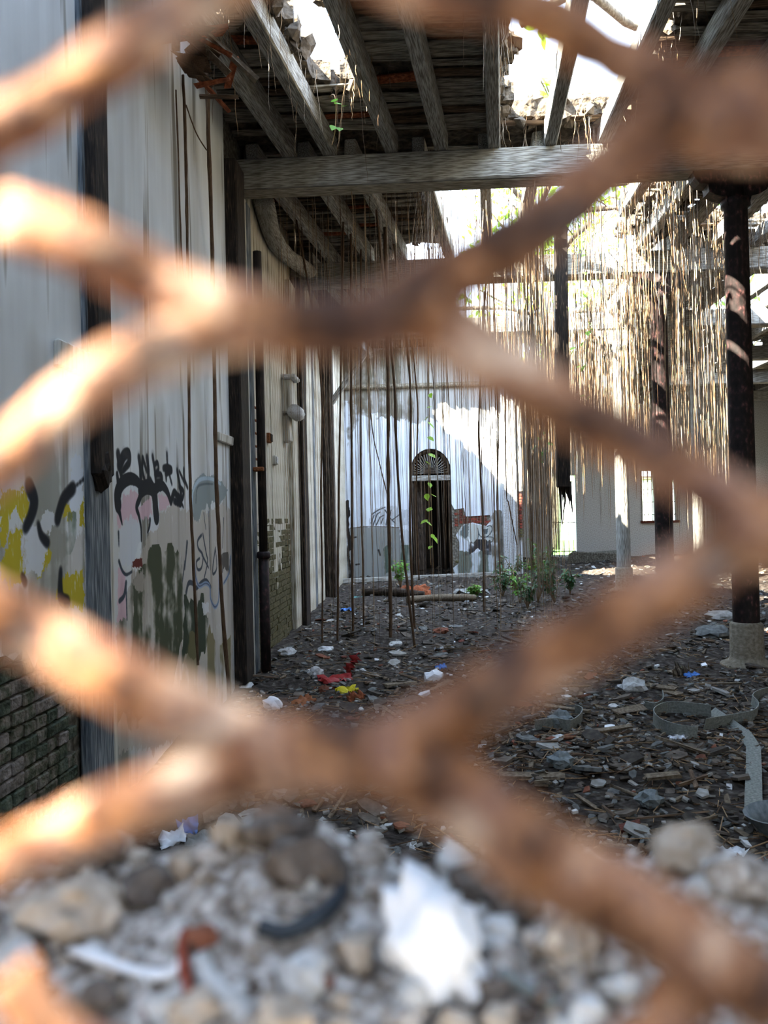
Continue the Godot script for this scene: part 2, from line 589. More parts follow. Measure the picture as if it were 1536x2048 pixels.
	mat("rubble_grey", W, 1.0, ramp(noise_img(31, 0.04), [[0.0, 82, 74, 66], [0.38, 128, 119, 110], [0.5, 154, 146, 138], [0.62, 188, 183, 177], [1.0, 228, 227, 224]]), Vector3(14, 14, 14), true, rgb_fine, 0.12)
	mat("rubble_dark", W, 1.0, ramp(fine, [[0.0, 60, 54, 50], [0.5, 96, 88, 82], [1.0, 136, 130, 122]]), Vector3(14, 14, 14), true)
	mat("rubble_tan", W, 1.0, ramp(fine, [[0.0, 124, 112, 98], [0.5, 168, 156, 142], [1.0, 204, 196, 184]]), Vector3(14, 14, 14), true)
	mat("rubber", Color8(52, 60, 68), 0.6)
	mat("rust_red", Color8(132, 62, 44), 0.7)
	mat("asphalt", Color8(84, 82, 79), 0.95)
	mat("facade", Color8(138, 130, 118), 0.95)
	mat("outside_wall", Color8(214, 222, 224), 0.95)
	mat("grass", W, 1.0, ramp(fine, [[0.0, 60, 96, 40], [0.5, 104, 150, 66], [1.0, 150, 190, 100]]), Vector3(2, 2, 2), true)
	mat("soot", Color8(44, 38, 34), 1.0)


# ------------------------------------------------------------------ painting on walls (flat print, stains, peeling paint)
func paint_begin(left: float, top: float, wide: float, high: float, per_metre: float) -> void:
	p_left = left
	p_top = top
	ppm = per_metre
	pw = int(wide * ppm)
	ph = int(high * ppm)
	pb = PackedByteArray()
	pb.resize(pw * ph * 3)
	rag_a = stretched(501, 0.05, pw / 5, ph / 6)
	rag_b = stretched(502, 0.05, pw / 5, ph / 6)
	smears = []
	for k in 4:
		smears.append(stretched(510 + k, 0.035, pw / 3, ph / 16))

func paint_done() -> ImageTexture:
	return ImageTexture.create_from_image(Image.create_from_data(pw, ph, false, Image.FORMAT_RGB8, pb))

func stretched(seed_: int, freq: float, w: int, h: int) -> PackedByteArray:
	var im := noise_img(seed_, freq, w, h)
	im.resize(pw, ph, Image.INTERPOLATE_CUBIC)
	return im.get_data()

func dab(x: int, y: int, c: Color, a: float) -> void:
	var i := (y * pw + x) * 3
	pb[i] = int(lerpf(pb[i], c.r * 255.0, a))
	pb[i + 1] = int(lerpf(pb[i + 1], c.g * 255.0, a))
	pb[i + 2] = int(lerpf(pb[i + 2], c.b * 255.0, a))

# points in texture pixels; widths in texture pixels
func stroke(pts: Array, w0: float, w1: float, c: Color, a := 1.0, soft := 1.5) -> void:
	var n := pts.size() - 1
	for s in n:
		var p: Vector2 = pts[s]
		var q: Vector2 = pts[s + 1]
		var wa := lerpf(w0, w1, float(s) / n) / 2.0
		var wb := lerpf(w0, w1, float(s + 1) / n) / 2.0
		var m := maxf(wa, wb) + soft
		var d := q - p
		var l2 := maxf(d.length_squared(), 1e-6)
		for y in range(maxi(0, int(minf(p.y, q.y) - m)), mini(ph, int(maxf(p.y, q.y) + m) + 1)):
			for x in range(maxi(0, int(minf(p.x, q.x) - m)), mini(pw, int(maxf(p.x, q.x) + m) + 1)):
				var v := Vector2(x, y)
				var t := clampf((v - p).dot(d) / l2, 0.0, 1.0)
				var k := clampf((lerpf(wa, wb, t) - v.distance_to(p + d * t)) / soft + 0.5, 0.0, 1.0)
				if k > 0.0:
					dab(x, y, c, a * k)

# a patch with a ragged edge; grain > 0 lets the ground show through in specks drawn out downwards
func patch(poly: PackedVector2Array, c: Color, a := 1.0, rag := 6.0, grain := 0.0) -> void:
	var lo := poly[0]
	var hi := poly[0]
	for p in poly:
		lo = lo.min(p)
		hi = hi.max(p)
	for y in range(maxi(0, int(lo.y - rag)), mini(ph, int(hi.y + rag) + 1)):
		for x in range(maxi(0, int(lo.x - rag)), mini(pw, int(hi.x + rag) + 1)):
			var n1 := (rag_a[y * pw + x] / 128.0 - 1.0) * 0.7 + (nb[(y * 3 & 255) * 256 + (x * 5 & 255)] / 255.0 - 0.5) * 0.9
			var n2 := (rag_b[y * pw + x] / 128.0 - 1.0) * 0.7 + (nb[(x * 3 + 91 & 255) * 256 + (y * 2 & 255)] / 255.0 - 0.5) * 0.9
			if Geometry2D.is_point_in_polygon(Vector2(x + rag * 2.0 * n1, y + rag * 2.0 * n2), poly):
				var k := a
				if grain > 0.0:
					k *= clampf((nb[(y + 40 & 255) * 256 + (x * 6 & 255)] / 255.0 - grain) * 5.0 + 0.5, 0.0, 1.0)
				if k > 0.0:
					dab(x, y, c, k)

# photo pixels on the left wall (plane x = X) or the back wall (plane at depth d) to texture pixels
func wall_px(list: Array, x: float) -> Array:
	var out := []
	for i in range(0, list.size(), 2):
		var p := on_x(list[i], list[i + 1], x)
		out.append(Vector2((-p.z - p_left) * ppm, (p_top - p.y) * ppm))
	return out

func back_px(list: Array, d: float) -> Array:
	var out := []
	for i in range(0, list.size(), 2):
		var p := on_d(list[i], list[i + 1], d)
		out.append(Vector2((p.x - p_left) * ppm, (p_top - p.y) * ppm))
	return out

# points noted in an enlargement of the graffiti (origin 220, 860; 5.388 times)
func tag_px(list: Array) -> Array:
	var out := []
	for i in range(0, list.size(), 2):
		out.append(220.0 + list[i] / 5.388)
		out.append(860.0 + list[i + 1] / 5.388)
	return wall_px(out, -1.72)

func smooth_line(pts: Array, steps := 4) -> Array:
	var v := []
	for p in pts:
		v.append(Vector3(p.x, p.y, 0))
	var out := []
	for p in curve(v, steps):
		out.append(Vector2(p.x, p.y))
	return out

# plain lime plaster with stains drawn out downwards
func lime_ground(seed_: int, base: Color, stain: Color, line: Color, stains: float) -> void:
	var fine := stretched(seed_, 0.06, 384, 24)
	var coarse := stretched(seed_ + 1, 0.02, 256, 40)
	var blot := stretched(seed_ + 2, 0.02, 256, 256)
	for i in pw * ph:
		var f := fine[i] / 255.0
		var g := coarse[i] / 255.0
		var b := blot[i] / 255.0
		var c := base.lerp(stain, clampf((g - 0.5) * 1.8 + (b - 0.5) * 0.7, 0.0, 1.0) * stains)
		c = c.lerp(line, clampf((f - 0.62) * 6.0, 0.0, 1.0) * stains)
		var k := 1.0 + (f - 0.5) * 0.10 + (b - 0.5) * 0.12
		pb[i * 3] = int(clampf(c.r * k, 0.0, 1.0) * 255.0)
		pb[i * 3 + 1] = int(clampf(c.g * k, 0.0, 1.0) * 255.0)
		pb[i * 3 + 2] = int(clampf(c.b * k, 0.0, 1.0) * 255.0)

# growth that runs down the plaster: streaks whose outline comes from noise
func growth(poly: Array, c: Color, share: float, a: float, seed_: int) -> void:
	var lo: Vector2 = poly[0]
	var hi: Vector2 = poly[0]
	for p in poly:
		lo = lo.min(p)
		hi = hi.max(p)
	var pv := PackedVector2Array(poly)
	for y in range(maxi(0, int(lo.y)), mini(ph, int(hi.y))):
		for x in range(maxi(0, int(lo.x)), mini(pw, int(hi.x))):
			var s: float = smears[seed_ % 4][y * pw + x] / 255.0
			var b: float = rag_a[y * pw + x] / 255.0
			var fine := nb[(y & 255) * 256 + (x & 255)] / 255.0
			var k := clampf((s * 0.62 + b * 0.23 + fine * 0.15 - (1.0 - share)) * 7.0, 0.0, 1.0)
			if k > 0.0 and Geometry2D.is_point_in_polygon(Vector2(x + 30.0 * (b - 0.5), y + 60.0 * (s - 0.5)), pv):
				dab(x, y, c, a * k)

func paint_left() -> ImageTexture:
	paint_begin(2.7, 5.5, 5.0, 5.5, 250.0)
	lime_ground(41, Color8(204, 208, 208), Color8(158, 156, 147), Color8(106, 102, 92), 0.9)
	var black := Color8(30, 32, 36)
	var soft_black := Color8(62, 66, 70)
	var yellow := Color8(176, 160, 34)
	var pink := Color8(196, 164, 172)
	var blue := Color8(128, 146, 170)
	var grey := Color8(128, 138, 138)
	var X := -1.72
	# scraped lower wall, then growth, so that the paint lies over it
	patch(PackedVector2Array(tag_px([540, 900, 700, 800, 860, 820, 960, 980, 1080, 860, 1180, 800, 1320, 900, 1330, 3400, 60, 3400, 70, 2080, 240, 1700, 400, 1150])), Color8(168, 160, 148), 0.75, 10.0, 0.12)
	patch(PackedVector2Array(wall_px([0, 1060, 60, 1080, 120, 1050, 172, 1080, 172, 1340, 0, 1340], X)), Color8(176, 172, 164), 0.6, 12.0, 0.15)
	growth(tag_px([420, 1250, 560, 1230, 800, 1270, 790, 2100, 640, 3000, 200, 3000, 260, 1700]), Color8(54, 60, 40), 0.69, 0.92, 1)
	growth(tag_px([800, 1780, 1010, 1830, 1060, 2100, 1000, 2500, 760, 2500]), Color8(40, 50, 34), 0.68, 0.95, 2)
	growth(tag_px([820, 2200, 1300, 2300, 1320, 3200, 700, 3200]), Color8(104, 96, 62), 0.6, 0.8, 3)
	growth(tag_px([80, 1500, 320, 1650, 330, 3200, 60, 3200]), Color8(84, 84, 70), 0.58, 0.8, 4)
	growth(wall_px([0, 900, 170, 880, 172, 1330, 0, 1330], X), Color8(118, 118, 106), 0.56, 0.6, 5)
	# bay by the front: yellow sheets, black letters, white patches
	for p in [[0, 985, 52, 978, 58, 1005, 46, 1040, 38, 1052, 22, 1022, 16, 1030, 14, 1075, 0, 1095], [22, 1072, 38, 1066, 40, 1120, 47, 1168, 0, 1152, 4, 1122, 14, 1095], [86, 1108, 101, 1085, 99, 1110, 80, 1150, 74, 1162], [146, 1150, 166, 1130, 166, 1215, 112, 1198, 118, 1152], [163, 1000, 171, 990, 170, 1062, 160, 1050], [130, 1005, 150, 995, 142, 1022, 126, 1030]]:
		patch(PackedVector2Array(wall_px(p, X)), yellow, 0.95, 7.0, 0.18)
	patch(PackedVector2Array(wall_px([143, 922, 160, 916, 166, 940, 169, 1000, 152, 1022, 138, 1012, 141, 960], X)), Color8(206, 214, 222), 1.0, 6.0)
	patch(PackedVector2Array(wall_px([20, 1030, 40, 1050, 75, 1060, 95, 1020, 118, 1045, 96, 1080, 78, 1150, 48, 1160, 42, 1070], X)), Color8(198, 202, 206), 0.9, 8.0)
	for p in [[[58, 972, 68, 1000, 62, 1030, 50, 1056], 26.0, 16.0], [[146, 975, 128, 996, 119, 1020, 114, 1040], 22.0, 18.0], [[76, 1046, 82, 1070, 94, 1084], 8.0, 18.0], [[121, 1138, 120, 1170, 122, 1195, 134, 1204], 10.0, 22.0], [[44, 1150, 50, 1165], 8.0, 12.0], [[170, 955, 150, 972], 6.0, 3.0]]:
		stroke(smooth_line(wall_px(p[0], X)), p[1] * 0.75, p[2] * 0.75, black, 0.9, 5.0)
	growth(wall_px([138, 1018, 156, 1018, 140, 1110, 118, 1110], X), Color8(96, 112, 96), 0.62, 0.8, 7)
	# bay with the tags
	for p in [[130, 720, 220, 600, 320, 690, 290, 830, 340, 950, 250, 1010, 140, 930, 80, 1100, 70, 900], [300, 830, 440, 690, 445, 880, 420, 950, 330, 960], [520, 680, 620, 710, 650, 800, 540, 880], [80, 1480, 160, 1500, 165, 2050, 75, 2050]]:
		patch(PackedVector2Array(tag_px(p)), pink, 0.85, 5.0, 0.1)
	patch(PackedVector2Array(tag_px([100, 1060, 200, 900, 300, 1000, 330, 1180, 250, 1420, 90, 1400])), Color8(190, 194, 198), 0.9, 6.0)
	patch(PackedVector2Array(tag_px([420, 900, 480, 870, 540, 930, 520, 1090, 400, 1120])), Color8(196, 200, 204), 0.9, 5.0)
	# big black arches
	for p in [[[85, 800, 80, 680, 130, 570, 220, 520, 300, 560, 335, 650, 315, 740, 285, 830, 310, 920, 333, 1050, 336, 1190], 17.0, 3.0], [[95, 640, 82, 800, 105, 900, 130, 1015], 15.0, 2.0], [[330, 650, 395, 610, 460, 640, 482, 740, 490, 850, 500, 935], 16.0, 18.0], [[480, 640, 550, 590, 615, 660, 655, 780], 14.0, 8.0], [[430, 960, 425, 1030, 405, 1100], 5.0, 3.0], [[75, 470, 85, 560, 90, 640], 6.0, 8.0]]:
		stroke(smooth_line(tag_px(p[0]), 6), p[1] * 1.45, p[2] * 1.45, black, 0.97, 1.6)
	patch(PackedVector2Array(tag_px([130, 560, 200, 480, 300, 510, 480, 590, 560, 570, 620, 650, 470, 660, 400, 590, 330, 650, 280, 590, 220, 570, 150, 620])), black, 0.97, 2.0)
	# small letters with sprayed tops
	for p in [[[85, 250, 105, 400, 130, 530], 9.0, 6.0], [[100, 380, 150, 270, 200, 250, 205, 340, 165, 400, 135, 440], 12.0, 5.0], [[310, 290, 325, 400, 330, 520], 7.0, 7.0], [[352, 300, 345, 420, 372, 540], 6.0, 5.0], [[352, 300, 395, 440], 5.0, 5.0], [[398, 290, 412, 430, 410, 580], 7.0, 7.0], [[430, 520, 465, 600], 5.0, 6.0], [[458, 280, 480, 420, 495, 590], 6.0, 5.0], [[480, 370, 510, 350, 520, 420, 485, 470], 5.0, 5.0], [[485, 480, 545, 480, 555, 540, 500, 560], 6.0, 7.0], [[612, 250, 622, 400, 665, 580], 5.0, 4.0], [[575, 410, 620, 400, 660, 430, 600, 460], 7.0, 8.0], [[600, 440, 605, 540], 6.0, 4.0], [[722, 430, 745, 560, 765, 690], 6.0, 8.0], [[745, 610, 790, 660, 775, 740, 735, 700], 6.0, 6.0], [[795, 420, 800, 520, 835, 620], 6.0, 5.0], [[745, 440, 800, 560], 4.0, 5.0], [[660, 760, 690, 670, 730, 720, 760, 790, 690, 760], 8.0, 8.0], [[760, 760, 790, 830], 5.0, 3.0]]:
		stroke(smooth_line(tag_px(p[0]), 4), p[1] * 1.6, p[2] * 1.6, black, 0.9, 3.5)
	for p in [[90, 255, 95, 300], [150, 240, 200, 290], [312, 275, 316, 320], [400, 275, 404, 320], [612, 235, 616, 320], [460, 265, 466, 310], [724, 415, 730, 460]]:
		stroke(tag_px(p), 12.0, 10.0, soft_black, 0.35, 10.0)
	# grey dome
	patch(PackedVector2Array(tag_px([880, 880, 875, 660, 920, 530, 1000, 475, 1120, 490, 1210, 550, 1270, 640, 1240, 720, 1190, 800, 1150, 790, 1100, 760, 1070, 840, 1040, 780, 1020, 870, 985, 880, 950, 995, 905, 960])), grey, 0.95, 3.0)
	stroke(smooth_line(tag_px([890, 880, 890, 680, 940, 560, 1010, 520, 1110, 530, 1190, 580])), 9.0, 7.0, Color8(164, 182, 194), 0.9, 2.0)
	stroke(smooth_line(tag_px([925, 780, 940, 620, 1010, 580, 1110, 580])), 5.0, 4.0, Color8(92, 100, 104), 0.8, 2.0)
	# thin signature
	for p in [[[985, 1130, 945, 1190, 950, 1270, 1000, 1350, 985, 1480, 945, 1500, 930, 1420, 965, 1380], 5.0, 4.0], [[1010, 890, 1020, 980, 1032, 1070], 3.0, 2.0], [[1065, 880, 1070, 1200, 1080, 1500], 3.0, 3.0], [[1000, 1120, 1035, 1320, 1050, 1420, 1015, 1590], 5.0, 4.0], [[990, 1340, 1060, 1480], 5.0, 4.0], [[1135, 1270, 1110, 1450, 1110, 1550, 1150, 1480, 1135, 1280], 5.0, 4.0], [[1225, 950, 1210, 1270], 4.0, 2.0], [[830, 1210, 805, 1500], 8.0, 3.0], [[805, 1420, 780, 1630], 5.0, 3.0], [[820, 1750, 845, 1650, 890, 1650, 930, 1700, 985, 1640, 1040, 1620, 1085, 1690], 8.0, 6.0], [[95, 1410, 130, 1510, 175, 1555, 240, 1520], 5.0, 3.0], [[100, 1840, 150, 1780, 172, 1640], 6.0, 6.0], [[172, 1700, 182, 2040], 4.0, 3.0], [[90, 1100, 95, 1250], 5.0, 2.0]]:
		stroke(smooth_line(tag_px(p[0]), 5), p[1] * 1.25, p[2] * 1.25, Color8(58, 64, 72), 0.92, 1.6)
	for p in [[910, 1440, 925, 1590, 960, 1680, 1030, 1650, 1075, 1690, 1085, 1820, 1130, 1905, 1170, 1830, 1175, 1600], [1300, 1360, 1280, 1540, 1225, 1650]]:
		stroke(smooth_line(tag_px(p), 6), 9.0, 9.0, blue, 0.7, 2.0)
		stroke(smooth_line(tag_px(p), 6), 2.5, 2.5, Color8(70, 80, 96), 0.8, 1.4)
	growth(tag_px([1200, 1330, 1300, 1330, 1290, 1560, 1200, 1560]), Color8(60, 58, 52), 0.62, 0.8, 9)
	patch(PackedVector2Array(tag_px([250, 1390, 350, 1380, 355, 1460, 250, 1465])), Color8(92, 40, 32), 1.0, 3.0)
	patch(PackedVector2Array(tag_px([245, 1480, 360, 1480, 380, 1680, 300, 1720, 240, 1640])), Color8(150, 142, 132), 0.9, 6.0, 0.2)
	patch(PackedVector2Array(tag_px([990, 1870, 1060, 1840, 1065, 1960, 1010, 1990])), Color8(196, 198, 198), 0.9, 5.0)
	return paint_done()


# ------------------------------------------------------------------ floor
func build_floor() -> void:
	var f := func(i: int, j: int) -> Vector3:
		var x := -2.0 + i * 0.11
		var d := 0.35 + j * 0.11
		return Vector3(x, gh(x, d), -d)
	struct("floor", grid(120, 245, f, true), M.dirt)


# ------------------------------------------------------------------ left wall
func build_left_wall() -> void:
	var root := struct_root("wall_left")
	part("core", box(Vector3(0.35, 6.0, 19.0)), M.mortar, root, turned(Vector3(-1.955, 2.6, -9.3)))
	# painted plaster of the two near bays; in the first it has fallen off the bricks below
	var tex := paint_left()
	var pm := StandardMaterial3D.new()
	pm.resource_name = "painted_plaster"
	pm.albedo_texture = tex
	pm.roughness = 0.9
	pm.metallic_specular = 0.3
	pm.texture_repeat = false
	pm.heightmap_enabled = true
	pm.heightmap_texture = tex
	pm.heightmap_scale = 0.25
	var torn := PackedVector2Array([Vector2(2.7, 5.4)])
	var d := 2.7
	while d < 4.12:
		torn.append(Vector2(d, 0.98 - (d - 3.2) * 0.16 + rng.randf_range(-0.05, 0.05)))
		d += rng.randf_range(0.03, 0.09)
	torn.append(Vector2(4.12, 0.82))
	torn.append(Vector2(4.12, 5.4))
	part("plaster", plaster_panel(torn), pm, root)
	part("plaster", plaster_panel(PackedVector2Array([Vector2(4.38, 5.4), Vector2(4.38, -0.1), Vector2(7.28, -0.1), Vector2(7.28, 5.4)])), pm, root)
	part("plaster", box(Vector3(0.06, 5.6, 2.75)), M.plaster, root, turned(Vector3(-1.75, 2.7, -1.37)))
	# bricks bared in the near bay
	var kinds := [M.moss_brick_a, M.moss_brick_b, M.moss_brick_c, M.moss_brick_a, M.moss_brick_b]
	var longs := []
	var heads := []
	for k in 5:
		longs.append(bevelled(Vector3(0.05, 0.056, 0.205), 0.006, 0.003))
		heads.append(bevelled(Vector3(0.05, 0.056, 0.098), 0.006, 0.003))
	for row in 16:
		var y := 0.03 + row * 0.066
		var z := 2.62 + (0.1 if row % 2 else 0.0)
		while z < 4.08:
			var head := row % 2 == 1 or rng.randf() < 0.35
			var l := 0.108 if head else 0.215
			if z + l > 4.12:
				break
			if y < 0.99 - (z - 3.2) * 0.16:
				part("brick", (heads if head else longs)[rng.randi() % 5], kinds[rng.randi() % 5], root, turned(Vector3(-1.762 + rng.randf_range(-0.004, 0.006), y, -z - l / 2), Vector3(0, rng.randf_range(-0.02, 0.02), rng.randf_range(-0.02, 0.02))))
			z += l
	# second bay: upright boards
	var bw := 0.262
	var b := 8.3
	while b < 10.9:
		var low := rng.randf_range(0.75, 1.35)
		var foot_line := PackedVector2Array([Vector2(-bw / 2 + 0.005, 5.3), Vector2(bw / 2 - 0.005, 5.3)])
		for k in 6:
			foot_line.append(Vector2(lerpf(bw / 2 - 0.005, -bw / 2 + 0.005, k / 5.0), low + rng.randf_range(-0.12, 0.12)))
		part("board", prism(foot_line, 0.03), M.plaster_board, root, turned(Vector3(-1.745 + rng.randf_range(-0.004, 0.004), 0, -b - bw / 2), Vector3(0, PI / 2, 0)))
		b += bw
	# its mossy brick foot
	var st := begin()
	for row in 22:
		var z := 8.3 + (0.11 if row % 2 else 0.0)
		while z < 10.85:
			var l := 0.215
			add_box(st, Vector3(-1.78, 0.04 + row * 0.068, -z - l + 0.01), Vector3(-1.73 + rng.randf_range(-0.004, 0.006), 0.098 + row * 0.068, -z), 0.003)
			z += l
	var foot := part("brickwork", done(st), M.brick_moss, root)
	foot.set_meta("kind", "stuff")
	# further bays
	for bay in [[11.75, 14.2], [15.2, 18.25]]:
		var z: float = bay[0]
		var w := 0.3
		var m2 := bevelled(Vector3(0.03, 5.2, w - 0.014), 0.004, 0.002)
		while z + w < bay[1] + 0.1:
			part("board", m2, M.plaster_board if rng.randf() < 0.8 else M.blue_grey, root, turned(Vector3(-1.755 + rng.randf_range(-0.005, 0.005), 2.6, -z - w / 2)))
			z += w
	# posts against the wall
	var post := thing("wall_post", "dark timber post with blue-grey lower casing between the yellow paint and the black tags", "post", Vector3(-1.7, 0, -4.25))
	part("upper_post", bevelled(Vector3(0.1, 3.6, 0.2), 0.015), M.post_black, post, turned(Vector3(0.0, 3.55, 0)))
	part("stub", rock(5, 0.35, 2, Vector3(0.1, 0.2, 0.16)), M.post_black, post, turned(Vector3(0.015, 1.78, 0.01)))
	part("casing", bevelled(Vector3(0.07, 5.2, 0.29), 0.01), M.blue_grey, post, turned(Vector3(-0.035, 2.6, -0.005)))
	part("edge_strip", bevelled(Vector3(0.035, 5.2, 0.07), 0.008), M.plaster, post, turned(Vector3(-0.02, 2.6, -0.17)))
	post = thing("wall_post", "dark timber post under the first cross beam beside the grey dome graffiti", "post", Vector3(-1.69, 0, -7.65))
	part("upper_post", bevelled(Vector3(0.16, 4.7, 0.34), 0.015), M.post_black, post, turned(Vector3(0.0, 2.4, 0.2)))
	part("casing", bevelled(Vector3(0.1, 1.9, 0.2), 0.01), M.blue_grey, post, turned(Vector3(0.02, 0.95, 0.14)))
	part("edge_strip", bevelled(Vector3(0.08, 4.5, 0.08), 0.008), M.plaster, post, turned(Vector3(0.02, 2.3, -0.06)))
	part("back_board", bevelled(Vector3(0.12, 4.5, 0.16), 0.008), M.blue_grey, post, turned(Vector3(0.0, 2.3, -0.24)))
	var pipe := thing("drainpipe", "black iron drainpipe running down beside the first timber post", "pipe", Vector3(-1.56, 0, -7.9))
	part("upper_pipe", tube([Vector3(0, 1.16, 0), Vector3(0, 2.4, 0), Vector3(0, 4.1, 0)], 0.042, 10), M.post_black, pipe)
	part("lower_pipe", tube([Vector3(0, 0.06, 0), Vector3(0, 0.6, 0), Vector3(0, 1.2, 0)], 0.05, 10), M.iron, pipe)
	part("collar", lathe([Vector2(0.05, 1.14), Vector2(0.066, 1.15), Vector2(0.066, 1.2), Vector2(0.05, 1.21)], 12), M.iron, pipe)
	part("bracket", bevelled(Vector3(0.12, 0.04, 0.16), 0.006), M.rust_plain, pipe, turned(Vector3(-0.03, 2.0, 0)))
	post = thing("wall_post", "black timber post beyond the mossy brick foot of the left wall", "post", Vector3(-1.69, 0, -11.2))
	part("shaft", bevelled(Vector3(0.18, 4.7, 0.4), 0.015), M.post_black, post, turned(Vector3(0, 2.4, 0.05)))
	part("casing", bevelled(Vector3(0.09, 4.6, 0.5), 0.01), M.plaster_board, post, turned(Vector3(-0.02, 2.3, 0.42)))
	post = thing("wall_post", "slender brown timber post carrying a slanting brace near the back wall", "post", Vector3(-1.68, 0, -14.6))
	part("shaft", bevelled(Vector3(0.18, 4.7, 0.3), 0.015), M.dark_wood_y, post, turned(Vector3(0, 2.4, 0)))
	part("edge_strip", bevelled(Vector3(0.1, 4.4, 0.22), 0.01), M.plaster, post, turned(Vector3(0.02, 2.4, -0.28)))
	var b0 := on_d(652, 822, 14.6)
	var b1 := on_d(724, 716, 14.6)
	part("brace", bevelled(Vector3(0.09, b0.distance_to(b1) + 0.25, 0.12), 0.01), M.wood_y, post, turned((b0 + b1) / 2.0 - post.position, Vector3(0, 0, -atan2(b1.x - b0.x, b1.y - b0.y))))
	# small fittings on the wall
	var p0 := on_x(143, 710, -1.71)
	single("wall_plaque", bevelled(Vector3(0.035, 0.13, 0.36), 0.008, 0.004), M.plaster, turned(p0 + Vector3(0.005, -0.02, 0)), "blank plastered ledge block on the wall beside the dark stub post", "ledge")
	p0 = on_x(452, 880, -1.71)
	single("wall_ledge", bevelled(Vector3(0.05, 0.08, 0.62), 0.008, 0.004), M.plaster, turned(p0 + Vector3(0.0, 0, 0)), "narrow pale ledge on the wall above the grey dome graffiti", "ledge")
	for k in [[537, 876, "small brown junction box on the pale boards below the corbel"], [548, 921, "small pale switch box on the boards below the brown junction box"]]:
		p0 = on_x(k[0], k[1], -1.72)
		var bx := thing("junction_box", k[2], "box", p0)
		part("body", bevelled(Vector3(0.06, 0.11, 0.11), 0.01), M.rust_plain if k[0] == 537 else M.plaster, bx)
		part("lid", bevelled(Vector3(0.015, 0.085, 0.085), 0.005), M.dark_wood_y if k[0] == 537 else M.chalk, bx, turned(Vector3(0.036, 0, 0)))
	p0 = on_x(514, 868, -1.68)
	var rack := thing("rusty_rack", "rusty iron ladder-like frame fixed to the pale boards behind the drainpipe", "frame", p0)
	for s in [-1, 1]:
		part("rail", tube([Vector3(0, -0.29, s * 0.17), Vector3(0, 0.29, s * 0.17)], 0.014, 6), M.rust_plain, rack)
	for k in 5:
		part("rung", tube([Vector3(0, -0.26 + k * 0.13, -0.17), Vector3(0, -0.26 + k * 0.13, 0.17)], 0.012, 6), M.rust_plain, rack)
	p0 = on_x(579, 810, -1.66)
	var corbel := thing("stone_corbel", "white moulded stone corbel standing out of the boarded wall", "corbel", p0)
	part("block", bevelled(Vector3(0.2, 0.42, 0.3), 0.02, 0.01), M.plaster, corbel, turned(Vector3(-0.05, 0.1, 0)))
	part("roll", tube([Vector3(0.08, -0.1, -0.16), Vector3(0.08, -0.1, 0.16)], 0.09, 10, 1.0, 0.05), M.chalk, corbel)
	part("cap", bevelled(Vector3(0.26, 0.06, 0.36), 0.015), M.chalk, corbel, turned(Vector3(-0.02, 0.33, 0)))
	part("tail", bevelled(Vector3(0.12, 0.34, 0.2), 0.02, 0.01), M.plaster, corbel, turned(Vector3(-0.05, -0.3, 0)))

# outline in (depth, height); the sheet stands at x = -1.72, 3 cm thick, its uv laid out in metres
func plaster_panel(outline: PackedVector2Array) -> ArrayMesh:
	var st := SurfaceTool.new()
	st.begin(Mesh.PRIMITIVE_TRIANGLES)
	st.set_smooth_group(-1)
	var ids := Geometry2D.triangulate_polygon(outline)
	var put := func(p: Vector2, x: float) -> void:
		st.set_uv(Vector2((p.x - 2.7) / 5.0, (5.5 - p.y) / 5.5))
		st.add_vertex(Vector3(x, p.y, -p.x))
	for i in range(0, ids.size(), 3):
		var a := outline[ids[i]]
		var b := outline[ids[i + 1]]
		var c := outline[ids[i + 2]]
		if (b - a).cross(c - a) > 0.0:
			var t := b
			b = c
			c = t
		for p in [a, b, c]:
			put.call(p, -1.72)
	for i in outline.size():
		var a := outline[i]
		var b := outline[(i + 1) % outline.size()]
		put.call(a, -1.72)
		put.call(b, -1.72)
		put.call(b, -1.78)
		put.call(a, -1.72)
		put.call(b, -1.78)
		put.call(a, -1.78)
	return done(st)


